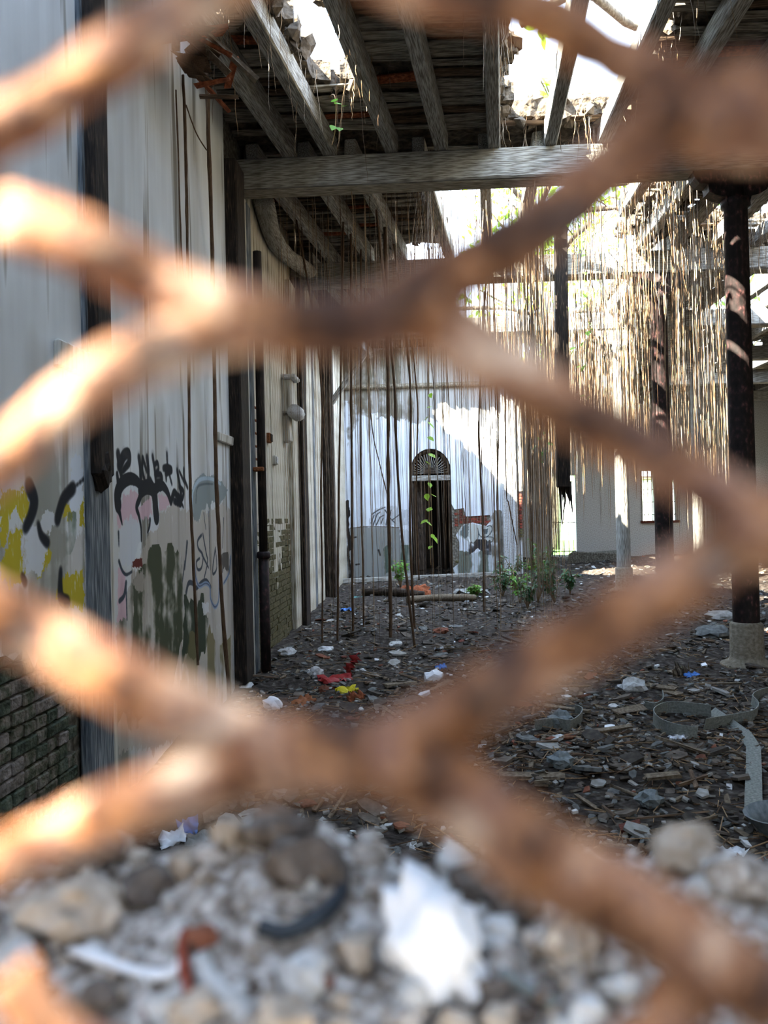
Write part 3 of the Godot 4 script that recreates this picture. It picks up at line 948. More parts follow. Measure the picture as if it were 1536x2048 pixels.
# ------------------------------------------------------------------ back wall with the arched door
func paint_back(D: float) -> ImageTexture:
	paint_begin(-2.1, 5.6, 4.4, 5.8, 190.0)
	lime_ground(71, Color8(214, 220, 226), Color8(192, 196, 198), Color8(160, 160, 156), 0.6)
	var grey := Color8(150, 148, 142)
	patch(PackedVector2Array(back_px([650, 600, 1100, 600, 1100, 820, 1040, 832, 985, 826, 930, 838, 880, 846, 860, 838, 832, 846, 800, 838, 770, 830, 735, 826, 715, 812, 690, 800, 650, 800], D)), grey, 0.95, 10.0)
	growth(back_px([650, 700, 830, 700, 830, 850, 720, 830, 650, 990], D), Color8(92, 86, 72), 0.6, 0.8, 3)
	# cement dado, its broken top edge, black growth and specks
	patch(PackedVector2Array(back_px([697, 1058, 720, 1052, 760, 1054, 798, 1052, 802, 1080, 826, 1100, 826, 1160, 690, 1165, 694, 1090], D)), Color8(128, 130, 126), 0.97, 4.0)
	stroke(back_px([700, 1056, 745, 1052, 798, 1055], D), 3.0, 3.0, Color8(72, 62, 54), 0.8, 2.0)
	patch(PackedVector2Array(back_px([802, 1060, 826, 1060, 826, 1160, 808, 1160, 806, 1110, 800, 1080], D)), Color8(182, 186, 186), 0.9, 7.0, 0.2)
	growth(back_px([676, 1000, 700, 1005, 702, 1165, 676, 1165], D), Color8(30, 26, 22), 0.66, 0.95, 4)
	for p in [[684, 1014, 690, 1050, 684, 1075], [688, 1120, 692, 1150], [700, 1076, 712, 1074], [712, 1129, 718, 1128], [757, 1100, 760, 1110]]:
		stroke(back_px(p, D), 7.0, 6.0, Color8(28, 24, 22), 0.9, 3.0)
	for p in [[742, 1046, 748, 1030], [746, 1050, 754, 1028, 760, 1024], [752, 1050, 760, 1034, 768, 1030], [744, 1028, 756, 1020, 770, 1014], [762, 1046, 766, 1036], [772, 1050, 776, 1024], [778, 1040, 782, 1020], [784, 1040, 800, 1028], [770, 1020, 780, 1036, 790, 1046]]:
		stroke(back_px(p, D), 5.0, 4.0, Color8(34, 34, 38), 0.9, 1.5)
	patch(PackedVector2Array(back_px([740, 1050, 738, 1030, 750, 1018, 790, 1012, 815, 1022, 815, 1050], D)), Color8(120, 122, 122), 0.35, 6.0, 0.3)
	growth(back_px([755, 1100, 822, 1090, 822, 1150, 755, 1150], D), Color8(62, 76, 64), 0.52, 0.8, 6)
	# right of the door: sprayed oval with its letter, band of black growth, mottled foot
	patch(PackedVector2Array(back_px([906, 1108, 1008, 1095, 1008, 1165, 904, 1165], D)), Color8(176, 182, 184), 0.9, 6.0)
	growth(back_px([904, 1110, 1008, 1100, 1008, 1165, 904, 1165], D), Color8(84, 90, 78), 0.56, 0.85, 8)
	patch(PackedVector2Array(back_px([914, 1068, 920, 1050, 935, 1045, 960, 1050, 985, 1050, 1003, 1030, 1003, 1085, 985, 1085, 950, 1092, 930, 1080], D)), Color8(176, 180, 174), 0.97, 3.0)
	patch(PackedVector2Array(back_px([920, 1068, 926, 1048, 938, 1047, 936, 1070, 930, 1078], D)), Color8(92, 100, 100), 0.9, 4.0)
	stroke(smooth_line(back_px([936, 1074, 942, 1086, 948, 1091], D)), 6.0, 4.0, Color8(226, 230, 230), 0.9, 2.0)
	for p in [[955, 1056, 957, 1066, 962, 1073, 972, 1074, 981, 1066, 984, 1056, 980, 1051, 974, 1053], [962, 1074, 984, 1074, 986, 1080, 982, 1084], [955, 1080, 957, 1066]]:
		stroke(smooth_line(back_px(p, D)), 3.6, 3.4, Color8(58, 66, 70), 0.92, 1.4)
	patch(PackedVector2Array(back_px([966, 1058, 976, 1057, 974, 1068, 968, 1069], D)), Color8(72, 80, 82), 0.9, 2.0)
	growth(back_px([925, 1082, 1006, 1078, 1006, 1110, 928, 1104], D), Color8(40, 38, 40), 0.66, 0.95, 11)
	growth(back_px([980, 1030, 1008, 1020, 1008, 1165, 985, 1165], D), Color8(96, 92, 84), 0.6, 0.85, 12)
	return paint_done()

func build_back_wall() -> void:
	var D := 18.3
	var root := struct_root("wall_back")
	var x0 := -2.05
	var x1 := 2.12
	var dl := on_d(822, 1000, D).x
	var dr := on_d(903, 1000, D).x
	var foot := 0.0
	# outline of the plaster sheet, counted from the door's left foot round to its right foot
	var outer := PackedVector2Array([Vector2(dl, foot), Vector2(x0, foot), Vector2(x0, 5.5), Vector2(x1, 5.5), Vector2(x1, foot), Vector2(dr + 0.12, foot)])
	var arch := []
	var mid := (dl + dr) / 2.0
	for k in 13:
		var a := PI * k / 12.0
		arch.append(Vector2(mid + cos(a) * (dr - dl) / 2.0, 2.53 + sin(a) * 0.49))
	var torn := []
	for p in [[904, 1136], [917, 1128], [919, 1085], [912, 1070], [925, 1050], [945, 1045], [972, 1052], [982, 1042], [980, 1030], [932, 1033], [928, 1016], [909, 1019], [903, 1008]]:
		var q := on_d(p[0], p[1], D)
		torn.append(Vector2(maxf(q.x, dr), q.y))
	var sheet_line := PackedVector2Array(outer)
	for p in torn:
		sheet_line.append(p)
	for p in arch:
		sheet_line.append(p)
	var st := SurfaceTool.new()
	st.begin(Mesh.PRIMITIVE_TRIANGLES)
	st.set_smooth_group(-1)
	var put := func(p: Vector2, z: float) -> void:
		st.set_uv(Vector2((p.x + 2.1) / 4.4, (5.6 - p.y) / 5.8))
		st.add_vertex(Vector3(p.x, p.y, z))
	var ids := Geometry2D.triangulate_polygon(sheet_line)
	for i in range(0, ids.size(), 3):
		var a := sheet_line[ids[i]]
		var b := sheet_line[ids[i + 1]]
		var c := sheet_line[ids[i + 2]]
		if (b - a).cross(c - a) > 0.0:
			var t := b
			b = c
			c = t
		for p in [a, b, c]:
			put.call(p, -D)
	for i in sheet_line.size():
		var a := sheet_line[i]
		var b := sheet_line[(i + 1) % sheet_line.size()]
		for p in [[a, -D], [b, -D], [b, -D - 0.04], [a, -D], [b, -D - 0.04], [a, -D - 0.04]]:
			put.call(p[0], p[1])
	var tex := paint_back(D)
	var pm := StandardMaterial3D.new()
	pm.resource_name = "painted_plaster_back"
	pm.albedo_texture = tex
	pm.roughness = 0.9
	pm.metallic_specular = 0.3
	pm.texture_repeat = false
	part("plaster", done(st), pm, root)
	# the brick core, 40 cm thick, with the arch cut out
	var core := PackedVector2Array([Vector2(dl, foot), Vector2(x0, foot), Vector2(x0, 5.5), Vector2(x1, 5.5), Vector2(x1, foot), Vector2(dr, foot)])
	for p in arch:
		core.append(p)
	part("core", prism(core, 0.36), M.mortar, root, turned(Vector3(0, 0, -D - 0.2)))
	# bared bricks beside the door
	var bricks := []
	for k in 4:
		bricks.append(bevelled(Vector3(0.195, 0.052, 0.05), 0.005, 0.003))
		bricks.append(bevelled(Vector3(0.092, 0.052, 0.05), 0.005, 0.003))
	var hole := PackedVector2Array(torn)
	hole.append(Vector2(dr, on_d(904, 1008, D).y))
	var reds := [M.brick_red, M.brick_red, M.brick_dark]
	for row in 40:
		var y := 0.2 + row * 0.062
		var x := dr + 0.05 - (0.1 if row % 2 else 0.0)
		while x < dr + 1.0:
			var half := rng.randf() < 0.25
			var l := 0.102 if half else 0.205
			var c := Vector2(x + l / 2, y)
			if Geometry2D.is_point_in_polygon(c, hole) and x > dr - 0.02:
				var mossy := y < 0.95
				part("brick", bricks[(rng.randi() % 4) * 2 + (1 if half else 0)], M.brick_moss if mossy else reds[rng.randi() % 3], root, turned(Vector3(c.x, c.y, -D - 0.038 + rng.randf_range(-0.004, 0.004)), Vector3(0, rng.randf_range(-0.02, 0.02), 0)))
			x += l
	# pilaster at the right end and its bared quoins
	var pl := on_d(1005, 1000, D)
	var pr := on_d(1034, 1000, D)
	part("pilaster", bevelled(Vector3(pr.x - pl.x, 4.2, 0.12), 0.015, 0.004), M.chalk, root, turned(Vector3((pl.x + pr.x) / 2, 2.3, -D + 0.05)))
	part("end_strip", bevelled(Vector3(0.13, 3.2, 0.08), 0.012, 0.004), M.plaster, root, turned(Vector3(pr.x + 0.07, 3.62, -D + 0.03)))
	for row in 15:
		part("brick", bricks[(row % 4) * 2 + 1], reds[row % 3] if row > 2 else M.brick_moss, root, turned(Vector3(pr.x + 0.06 + (0.01 if row % 2 else 0.0), 1.05 + row * 0.064, -D + 0.045), Vector3.ZERO, Vector3(1.15, 1, 1.2)))
	# cornice high up
	var c0 := on_d(690, 776, D)
	part("cornice", bevelled(Vector3(x1 - x0, 0.09, 0.14), 0.02, 0.006), M.concrete, root, turned(Vector3((x0 + x1) / 2, c0.y, -D + 0.05)))
	# dark room behind the door
	var room := struct_root("wall_passage")
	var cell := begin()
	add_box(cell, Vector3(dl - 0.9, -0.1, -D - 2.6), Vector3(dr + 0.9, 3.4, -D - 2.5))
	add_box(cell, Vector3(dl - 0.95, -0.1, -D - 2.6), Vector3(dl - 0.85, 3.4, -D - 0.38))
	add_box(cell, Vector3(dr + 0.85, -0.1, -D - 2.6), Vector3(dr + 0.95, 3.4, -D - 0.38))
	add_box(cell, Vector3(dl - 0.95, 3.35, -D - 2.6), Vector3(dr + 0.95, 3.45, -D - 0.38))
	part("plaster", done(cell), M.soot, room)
	# the door
	var door := struct_root("door_1", Vector3(mid, 0, -D - 0.1))
	var rim := [Vector3(dl - mid + 0.03, 0.1, 0), Vector3(dl - mid + 0.03, 2.53, 0)]
	for k in range(11, 0, -1):
		rim.append(Vector3((arch[k].x - mid) * 0.94, 2.53 + (arch[k].y - 2.53) * 0.94, 0))
	rim.append(Vector3(dr - mid - 0.03, 2.53, 0))
	rim.append(Vector3(dr - mid - 0.03, 0.1, 0))
	part("frame", tube(rim, 0.045, 6), M.dark_wood_y, door)
	part("transom", bevelled(Vector3(dr - dl, 0.12, 0.1), 0.012), M.wood_x, door, turned(Vector3(0, on_d(862, 956, D).y, 0.03)))
	var hub := Vector3(-0.02, 2.47, 0)
	for k in 21:
		var a := PI * (k + 0.5) / 21.0
		part("fan_bar", tube([hub + Vector3(cos(a) * 0.13, sin(a) * 0.13, 0), hub + Vector3(cos(a) * 0.4, sin(a) * 0.44, 0)], 0.0075, 5), M.wood_y, door)
	part("fan_hub", prism(PackedVector2Array([Vector2(-0.15, 0), Vector2(-0.1, 0.11), Vector2(0, 0.15), Vector2(0.1, 0.11), Vector2(0.15, 0)]), 0.03), M.dark_wood_x, door, turned(hub))
	var leaf := part("door_leaf", bevelled(Vector3(0.4, 2.2, 0.04), 0.01), M.dark_wood_y, door, turned(Vector3(dl - mid + 0.17, 1.22, -0.16), Vector3(0, 0.9, 0)))
	part("panel", bevelled(Vector3(0.26, 0.8, 0.02), 0.01), M.dark_wood_y, leaf, turned(Vector3(0, 0.45, 0.025)))
	part("panel", bevelled(Vector3(0.26, 0.8, 0.02), 0.01), M.dark_wood_y, leaf, turned(Vector3(0, -0.5, 0.025)))
	# sill plank along the foot of the wall
	var q0 := on_ground(655, 1168)
	var q1 := on_ground(1010, 1152)
	var plank := single("sill_plank", bevelled(Vector3(q0.distance_to(q1), 0.1, 0.14), 0.012, 0.006), M.wood_x, turned((q0 + q1) / 2 + Vector3(0, 0.05, 0), Vector3(0, atan2(-(q1.z - q0.z), q1.x - q0.x), atan2(q1.y - q0.y, q0.distance_to(q1)))), "long grey timber plank lying before the arched doorway", "plank")
	plank.position.z = minf(plank.position.z, -17.0)


# ------------------------------------------------------------------ walls beyond the columns
func build_far_walls() -> void:
	var D := 26.0
	var root := struct_root("wall_far")
	var xs := func(px: float) -> float: return on_d(px, 1030, D).x
	var y := func(py: float) -> float: return on_d(1250, py, D).y
	var wall := func(a: float, b: float, lo: float, hi: float) -> void:
		part("panel", box(Vector3(b - a, hi - lo, 0.35)), M.chalk, root, turned(Vector3((a + b) / 2, (lo + hi) / 2, -D - 0.18)))
	var d0: float = xs.call(1104.0)
	var d1: float = xs.call(1152.0)
	var w0: float = xs.call(1284.0)
	var w1: float = xs.call(1311.0)
	var w2: float = xs.call(1339.0)
	var w3: float = xs.call(1355.0)
	var top: float = y.call(942.0)
	var low: float = y.call(1043.0)
	wall.call(2.0, d0, -0.2, 6.0)
	wall.call(d0, d1, y.call(948.0), 6.0)
	wall.call(d1, w0, -0.2, 6.0)
	wall.call(w0, w1, -0.2, low)
	wall.call(w0, w1, top, 6.0)
	wall.call(w1, w2, -0.2, 6.0)
	wall.call(w2, w3, -0.2, low)
	wall.call(w2, w3, top, 6.0)
	wall.call(w3, 12.0, -0.2, 6.0)
	var n := 0
	for w in [[w0, w1], [w2, w3]]:
		n += 1
		var win := struct_root("window_%d" % n, Vector3((w[0] + w[1]) / 2, low, -D - 0.05))
		var half: float = (w[1] - w[0]) / 2
		for s in [-1, 1]:
			part("jamb", bevelled(Vector3(0.06, top - low, 0.12), 0.01), M.wood_y, win, turned(Vector3(s * half, (top - low) / 2, 0)))
		part("sill", bevelled(Vector3(half * 2 + 0.1, 0.08, 0.2), 0.01), M.brick_dark, win, turned(Vector3(0, -0.03, 0.05)))
		for k in 3:
			part("bar", tube([Vector3(half * (k - 1) * 0.6, 0, 0), Vector3(half * (k - 1) * 0.6, top - low, 0)], 0.012, 5), M.iron, win)
		for k in 4:
			part("crossbar", tube([Vector3(-half, (top - low) * (k + 0.5) / 4, 0), Vector3(half, (top - low) * (k + 0.5) / 4, 0)], 0.012, 5), M.iron, win)
	# low brick stub wall by the gate, the gate bars
	var stub := single("wall_stub", bevelled(Vector3(1.3, 0.34, 0.3), 0.03, 0.05), M.mortar, turned(on_ground(1190, 1100) * Vector3(1, 0, 1) + Vector3(0.3, 0.35, 0)), "low broken wall stub beside the bright gateway", "wall stub")
	stub.position.z = -23.0
	stub.position.y = gh(stub.position.x, 23.0) + 0.15
	stub.position.x = on_d(1185, 1080, 23.0).x
	var gate := thing("yard_gate", "open barred iron gate in the bright gateway behind the roots", "gate", Vector3((d0 + d1) / 2, 0.15, -D - 0.1))
	for k in 5:
		part("bar", tube([Vector3((k - 2) * 0.15, 0.0, 0), Vector3((k - 2) * 0.15, 1.15, 0)], 0.012, 5), M.iron, gate)
	part("rail", tube([Vector3(-0.36, 1.1, 0), Vector3(0.36, 1.1, 0)], 0.015, 5), M.iron, gate)
	part("rail", tube([Vector3(-0.36, 0.2, 0), Vector3(0.36, 0.2, 0)], 0.015, 5), M.iron, gate)
	# right side of the hall
	var right := struct_root("wall_right")
	part("core", box(Vector3(0.4, 6.0, 27.0)), M.plaster, right, turned(Vector3(11.3, 2.6, -13.0)))
	# side wall of the yard behind the back wall
	var yard := struct_root("wall_yard")
	part("core", box(Vector3(0.3, 5.0, 7.6)), M.plaster, yard, turned(Vector3(1.97, 2.4, -22.3)))
	# yard outside: grass and a pale building
	struct("ground_yard", box(Vector3(60, 0.2, 24)), M.grass, turned(Vector3(5, -0.02, -38.4)))
	var house := thing("pale_building", "pale blue-white building beyond the yard gateway", "building", Vector3(6, 0.08, -46))
	part("wall", box(Vector3(34, 3.2, 0.4)), M.outside_wall, house, turned(Vector3(0, 1.6, 0)))
	part("coping", bevelled(Vector3(34.2, 0.2, 0.6), 0.03), M.concrete, house, turned(Vector3(0, 3.3, 0)))


# ------------------------------------------------------------------ roof
func slant(x: float) -> float:
	return 0.13 * clampf((2.0 - x) / 1.7, 0.0, 1.0)

func covered(x: float, d: float) -> bool:
	var n := 0.16 * lumps.get_noise_2d(x * 1.3 + 50.0, d * 1.3)
	x += n
	d += 0.14 * lumps.get_noise_2d(x, d + 70.0)
	if d < 8.05:
		if x > -1.72 and x < -0.7 and d > 1.0 and d < 3.7:
			return false
		var xe := x - slant(x) * (d - 8.05)
		if xe > -0.72 and xe < -0.32 and d > 5.2 and d < 7.05:
			return false
		if xe > 0.86 and xe < 1.95 and d > 5.55 and d < 7.85:
			return false
		if x < -1.42 and d > 5.6 and d < 6.15:
			return false
		return true
	if d < 11.4:
		if d > 8.55 and x > 0.0 + (d - 8.0) * 0.1 and x < 2.75:
			return false
		if x > 3.35 and x < 3.95 and d > 10.1 and d < 11.0:
			return false
		if x > 4.2 and x < 5.1 and d > 9.2 and d < 11.2:
			return false
		return true
	if x > 5.0 and x < 6.6 and d > 13.0 and d < 16.5 or x > 6.5 and x < 8.5 and d > 18.8 and d < 21.0:
		return false
	if d < 14.8:
		return x < -0.3 or x > 3.3
	if d < 18.3:
		return x < -1.3 or x > 3.2 or d > 17.4
	return x > 3.4 or d > 21.0

func build_roof() -> void:
	var root := struct_root("ceiling")
	# the mass of earth, mortar and roots over the boards, broken open where the sky shows
	var c := 0.085
	var st := begin()
	var y0 := ROOF_Y + 0.24
	var ni := int(13.4 / c)
	var nj := int(25.8 / c)
	var on := {}
	for j in nj:
		for i in ni:
			if covered(-2.0 + (i + 0.5) * c, 0.4 + (j + 0.5) * c):
				on[j * 1000 + i] = true
	var hgt := func(i: int, j: int) -> float: return y0 + 0.05 * lumps.get_noise_2d(i * 0.2, j * 0.2)
	for key in on:
		var i: int = key % 1000
		var j: int = key / 1000
		var p := []
		for q in [[0, 0], [1, 0], [1, 1], [0, 1]]:
			var ii: int = i + q[0]
			var jj: int = j + q[1]
			var jx := 0.06 * lumps.get_noise_2d(ii * 0.9, jj * 0.9)
			p.append(Vector3(-2.0 + ii * c + jx, hgt.call(ii, jj), -0.4 - jj * c + jx))
		var mid: Vector3 = (p[0] + p[2]) / 2 + Vector3.UP * 0.08
		quad(st, p[0], p[1], p[2], p[3], mid)
		var up := Vector3.UP * 0.16
		quad(st, p[0] + up, p[1] + up, p[2] + up, p[3] + up, mid)
		for e in [[0, 1, -1000], [1, 2, 1], [2, 3, 1000], [3, 0, -1]]:
			if not on.has(key + e[2]):
				quad(st, p[e[0]], p[e[1]], p[e[1]] + up, p[e[0]] + up, mid)
	part("roof_mass", done(st), M.roof_mass, root)
	# clods hanging on at the torn edges
	var clods := []
	for k in 7000:
		var x := rng.randf_range(-1.7, 5.4)
		var d := rng.randf_range(4.8, 12.0)
		if covered(x, d) and not (covered(x + 0.12, d) and covered(x - 0.12, d) and covered(x, d + 0.12) and covered(x, d - 0.12)):
			clods.append(turned(Vector3(x, y0 + rng.randf_range(-0.05, 0.17), -d), spin(1.0), Vector3(1, rng.randf_range(0.5, 1.0), 1) * rng.randf_range(0.06, 0.18)))
	scatter("clods", rock(55, 0.5, 1), M.roof_mass, clods, root)
	# cross beams
	var labels := ["cross beam over the entrance, above the tags", "long heavy weathered cross beam resting on the iron column with carved bracket", "second cross beam, carried by the sun-splashed column", "third cross beam behind the root curtain", "last cross beam before the far wall, over the right aisle", "cross beam deep in the right aisle", "farthest cross beam of the right aisle"]
	for k in 7:
		var a := -1.8 if k < 4 else 3.0
		var beam := thing("cross_beam", labels[k], "beam", Vector3((a + 11.2) / 2, 4.74, -BEAM_D[k] - 0.03))
		part("timber", bevelled(Vector3(11.2 - a, 0.29, 0.27), 0.015, 0.006), M.wood_x, beam, turned(Vector3(0, 0.145, 0)))
		hangers.append([Vector3(a + 0.1, 4.75, -BEAM_D[k]), Vector3(7.0, 4.75, -BEAM_D[k])])
		if k < 4:
			part("soffit_board", bevelled(Vector3(11.2 - a, 0.02, 0.2), 0.004), M.board_pale, beam, turned(Vector3(0, -0.008, 0)))
	# rafters, bay by bay: where each crosses the beam beyond it, and what is left of it
	var bays := [
		[4.5, 8.05, [-1.235, -0.84, -0.234, 0.25, 0.753, 1.28, 1.8, 2.3, 2.85, 3.4, 3.95, 4.5, 5.05], "first bay"],
		[8.07, 11.4, [-1.2, -0.68, -0.22, 0.42, 0.93, 1.35, 2.45, 2.97, 3.42, 3.95, 4.5, 5.05, 5.6, 6.2], "second bay"],
		[11.42, 14.8, [-1.1, -0.75, -0.35, 3.35, 3.85, 4.4, 4.95, 5.5, 6.05, 6.6, 7.2], "third bay"],
		[14.82, 18.2, [-1.12, 3.4, 3.95, 4.5, 5.05, 5.6, 6.2, 6.8, 7.4, 8.0], "fourth bay"],
		[18.22, 21.6, [3.5, 4.1, 4.7, 5.3, 5.9, 6.5, 7.1, 7.7, 8.3, 8.9], "fifth bay"],
		[21.62, 25.6, [3.6, 4.3, 5.0, 5.7, 6.4, 7.1, 7.8, 8.5, 9.2, 9.9], "sixth bay"],
	]
	var nth := ["first", "second", "third", "fourth", "fifth", "sixth", "seventh", "eighth", "ninth", "tenth", "eleventh", "twelfth", "thirteenth", "fourteenth"]
	for bay in bays:
		for rank in bay[2].size():
			var x: float = bay[2][rank]
			var s := slant(x)
			var d1: float = bay[1]
			var d0: float = bay[0]
			var label: String = "weathered grey rafter of the %s, %s from the left wall" % [bay[3], nth[rank]]
			if bay[3] == "second bay" and x > 2.4 and x < 2.5:
				d1 = 10.0
				label = "short snapped rafter jutting into the hole of the second bay"
			elif bay[3] == "second bay" and x > -0.3 and x < 1.4:
				label = "bare rafter crossing the open sky of the second bay, %s from the left wall" % nth[rank]
			elif bay[3] == "first bay" and x > 1.2 and x < 1.9:
				label = "bare rafter crossing the ragged hole of the first bay, %s from the left wall" % nth[rank]
			var a := Vector3(x + s * (d0 - bay[1]), ROOF_Y + 0.1, -d0)
			var b := Vector3(x + s * (d1 - bay[1]), ROOF_Y + 0.1, -d1)
			var o := single("rafter", bevelled(Vector3(0.125, 0.2, a.distance_to(b)), 0.012, 0.006), M.wood_z, turned((a + b) / 2, Vector3(0, atan2(-(b.x - a.x), -(b.z - a.z)) , 0)), label, "rafter", "rafters of the broken roof")
			o.rotation.z = rng.randf_range(-0.04, 0.04)
			hangers.append([a - Vector3(0, 0.09, 0), b - Vector3(0, 0.09, 0)])
	# a crooked log against the wall in the second bay
	var log := [on_d(526, 400, 8.5), on_d(541, 460, 9.0), on_d(566, 505, 9.8), on_d(598, 528, 10.6), on_d(618, 545, 11.2)]
	single("crooked_purlin", tube(curve(log, 4), 0.11, 8, 0.8, 0.1), M.wood_z, Transform3D.IDENTITY, "thick bowed log against the boarded wall under the second bay roof", "purlin")
	# boards and tiles between the rafters of the two near bays, one by one
	var kinds := [M.board_grey, M.board_grey, M.board_pale, M.board_brown, M.board_grey]
	var made := 0
	for bay in [0, 1]:
		var rs: Array = bays[bay][2].duplicate()
		rs.push_front(-1.75)
		var dd := 5.15 if bay == 0 else 8.35
		while dd < bays[bay][1] - 0.15:
			for i in rs.size() - 1:
				var shift: float = slant((rs[i] + rs[i + 1]) / 2) * (dd - bays[bay][1])
				var xa: float = rs[i] + shift
				var xb: float = rs[i + 1] + shift
				if i == 0:
					xa = -1.74
				if xb - xa < 0.12 or xb - xa > 0.9 or xa > 4.2:
					continue
				if not covered((xa + xb) / 2, dd) or rng.randf() < 0.1:
					continue
				var tile := rng.randf() < 0.07
				var w := rng.randf_range(0.07, 0.12) if bay == 0 else rng.randf_range(0.04, 0.06)
				var m: Material = M.tile_orange if tile else kinds[rng.randi() % 5]
				var o := part("roof_tile" if tile else "roof_board", box(Vector3(xb - xa + 0.04, 0.022, w), 0.012), m, root, turned(Vector3((xa + xb) / 2, ROOF_Y + 0.205 + rng.randf_range(-0.012, 0.006), -dd + rng.randf_range(-0.02, 0.02)), Vector3(rng.randf_range(-0.15, 0.15), rng.randf_range(-0.05, 0.05), rng.randf_range(-0.03, 0.03))))
				made += 1
			dd += rng.randf_range(0.135, 0.165) if bay == 0 else rng.randf_range(0.12, 0.15)
	# the far bays' laths together
	var far := begin()
	for d in range(0, 100):
		var dz := 11.6 + d * 0.14
		var x := 3.3
		while x < 9.5:
			if covered(x + 0.25, dz):
				add_box(far, Vector3(x, ROOF_Y + 0.19, -dz - 0.03), Vector3(x + 0.5, ROOF_Y + 0.21, -dz + 0.03), 0.012)
			x += 0.52
	var laths := part("laths", done(far), M.board_pale, root)
	laths.set_meta("kind", "stuff")
	# hanging rubbish at the torn edge by the left wall
	var nest := thing("rubbish_nest", "tangle of broken laths and rags lodged between wall top and first rafter", "rubbish", on_x(380, 105, -1.5))
	for k in 14:
		var l := rng.randf_range(0.15, 0.5)
		part("broken_lath", box(Vector3(l, 0.02, rng.randf_range(0.03, 0.07)), 0.008), [M.board_brown, M.splinter, M.tile_orange][k % 3], nest, turned(Vector3(rng.randf_range(-0.05, 0.25), rng.randf_range(-0.15, 0.2), rng.randf_range(-0.35, 0.35)), spin(0.6)))
	part("slipped_tile", box(Vector3(0.5, 0.03, 0.14), 0.01), M.tile_orange, nest, turned(Vector3(0.0, 0.12, 0.0), Vector3(0.1, 0.5, 0.35)))
	part("rag", sheet(0.3, 0.4, 0.25, 5), M.root_dark, nest, turned(Vector3(0.05, 0, 0), Vector3(0.4, 0.3, 1.2)))


# ------------------------------------------------------------------ columns
func build_columns() -> void:
	var cols := [
		[3.03, 8.05, "dark iron column on a round concrete foot beside the canvas strap"],
		[3.23, 11.4, "iron column splashed with sunlight behind the root curtain"],
		[3.48, 14.8, "slim weathered column in the thick of the brown roots"],
		[5.9, 18.2, "column far back in the right aisle"],
	]
	var bracket := PackedVector2Array()
	var right := [Vector2(0.10, -0.34), Vector2(0.12, -0.26), Vector2(0.2, -0.24), Vector2(0.27, -0.2), Vector2(0.28, -0.13), Vector2(0.36, -0.12), Vector2(0.4, -0.07), Vector2(0.42, 0.0)]
	for p in right:
		bracket.append(p)
	for k in range(right.size() - 1, -1, -1):
		bracket.append(Vector2(-right[k].x, right[k].y))
	for c in cols:
		var y := gh(c[0], c[1])
		var col := thing("iron_column", c[2], "column", Vector3(c[0], y - 0.03, -c[1]))
		var top := 4.74 - y + 0.03
		var round_ := lathe([Vector2(0.0, 0.2), Vector2(0.126, 0.2), Vector2(0.122, 0.5), Vector2(0.116, 2.4), Vector2(0.108, top - 0.36), Vector2(0.135, top - 0.34), Vector2(0.135, top - 0.28), Vector2(0.1, top - 0.26), Vector2(0.1, top - 0.02), Vector2(0.0, top - 0.02)], 24)
		part("shaft", round_, M.iron if c[1] < 12 else M.wood_y, col)
		part("capital", prism(bracket, 0.17), M.iron if c[1] < 12 else M.wood_x, col, turned(Vector3(0, top - 0.01, 0)))
		part("foot", lathe([Vector2(0.0, 0.0), Vector2(0.26, 0.0), Vector2(0.24, 0.05), Vector2(0.17, 0.08), Vector2(0.155, 0.12), Vector2(0.15, 0.42), Vector2(0.126, 0.44), Vector2(0.0, 0.44)], 24), M.concrete, col)
	# a torn post that hangs from the second beam
	var p0 := on_d(1118, 500, 11.21)
	var p1 := on_d(1130, 975, 11.21)
	var hung := thing("hanging_post", "black broken post hanging from the second beam with splintered lower end", "post", p0 + Vector3(0, 0.3, 0))
	var l := p0.y - p1.y + 0.3
	part("shaft", bevelled(Vector3(0.165, l, 0.15), 0.015, 0.006), M.post_black, hung, turned(Vector3((p1.x - p0.x) / 2, -l / 2, 0), Vector3(0, 0, -0.012)))
	for k in 6:
		var x := -0.07 + k * 0.028
		var ln := rng.randf_range(0.1, 0.5)
		part("splinter", tube([Vector3(p1.x - p0.x + x, -l + 0.08, 0), Vector3(p1.x - p0.x + x + 0.01, -l - ln * 0.5, 0.01), Vector3(p1.x - p0.x + x + rng.randf_range(-0.03, 0.03), -l - ln, 0)], [0.02, 0.014, 0.004], 5), M.post_black, hung)


# ------------------------------------------------------------------ the low front wall we look over, and the street behind us
func build_front_wall() -> void:
	var root := struct_root("wall_front")
	var near := 0.05
	var far := 0.31
	var z := -(near + far) / 2
	var t := far - near
	part("parapet", box(Vector3(3.4, SILL_Y + 0.2, t)), M.mortar, root, turned(Vector3(-0.3, SILL_Y / 2 - 0.1, z)))
	part("pier", box(Vector3(1.4, 5.0, t)), M.mortar, root, turned(Vector3(-1.25, SILL_Y + 2.4, z)))
	part("pier", box(Vector3(0.8, 5.0, t)), M.mortar, root, turned(Vector3(1.0, SILL_Y + 2.4, z)))
	part("pier", box(Vector3(7.0, 5.2, t)), M.mortar, root, turned(Vector3(7.9, 2.4, z)))
	part("lintel", box(Vector3(3.0, 1.6, t)), M.mortar, root, turned(Vector3(2.9, 4.4, z)))
	part("lintel", box(Vector3(1.2, 3.6, t)), M.mortar, root, turned(Vector3(0.0, 2.5 + 1.8, z)))

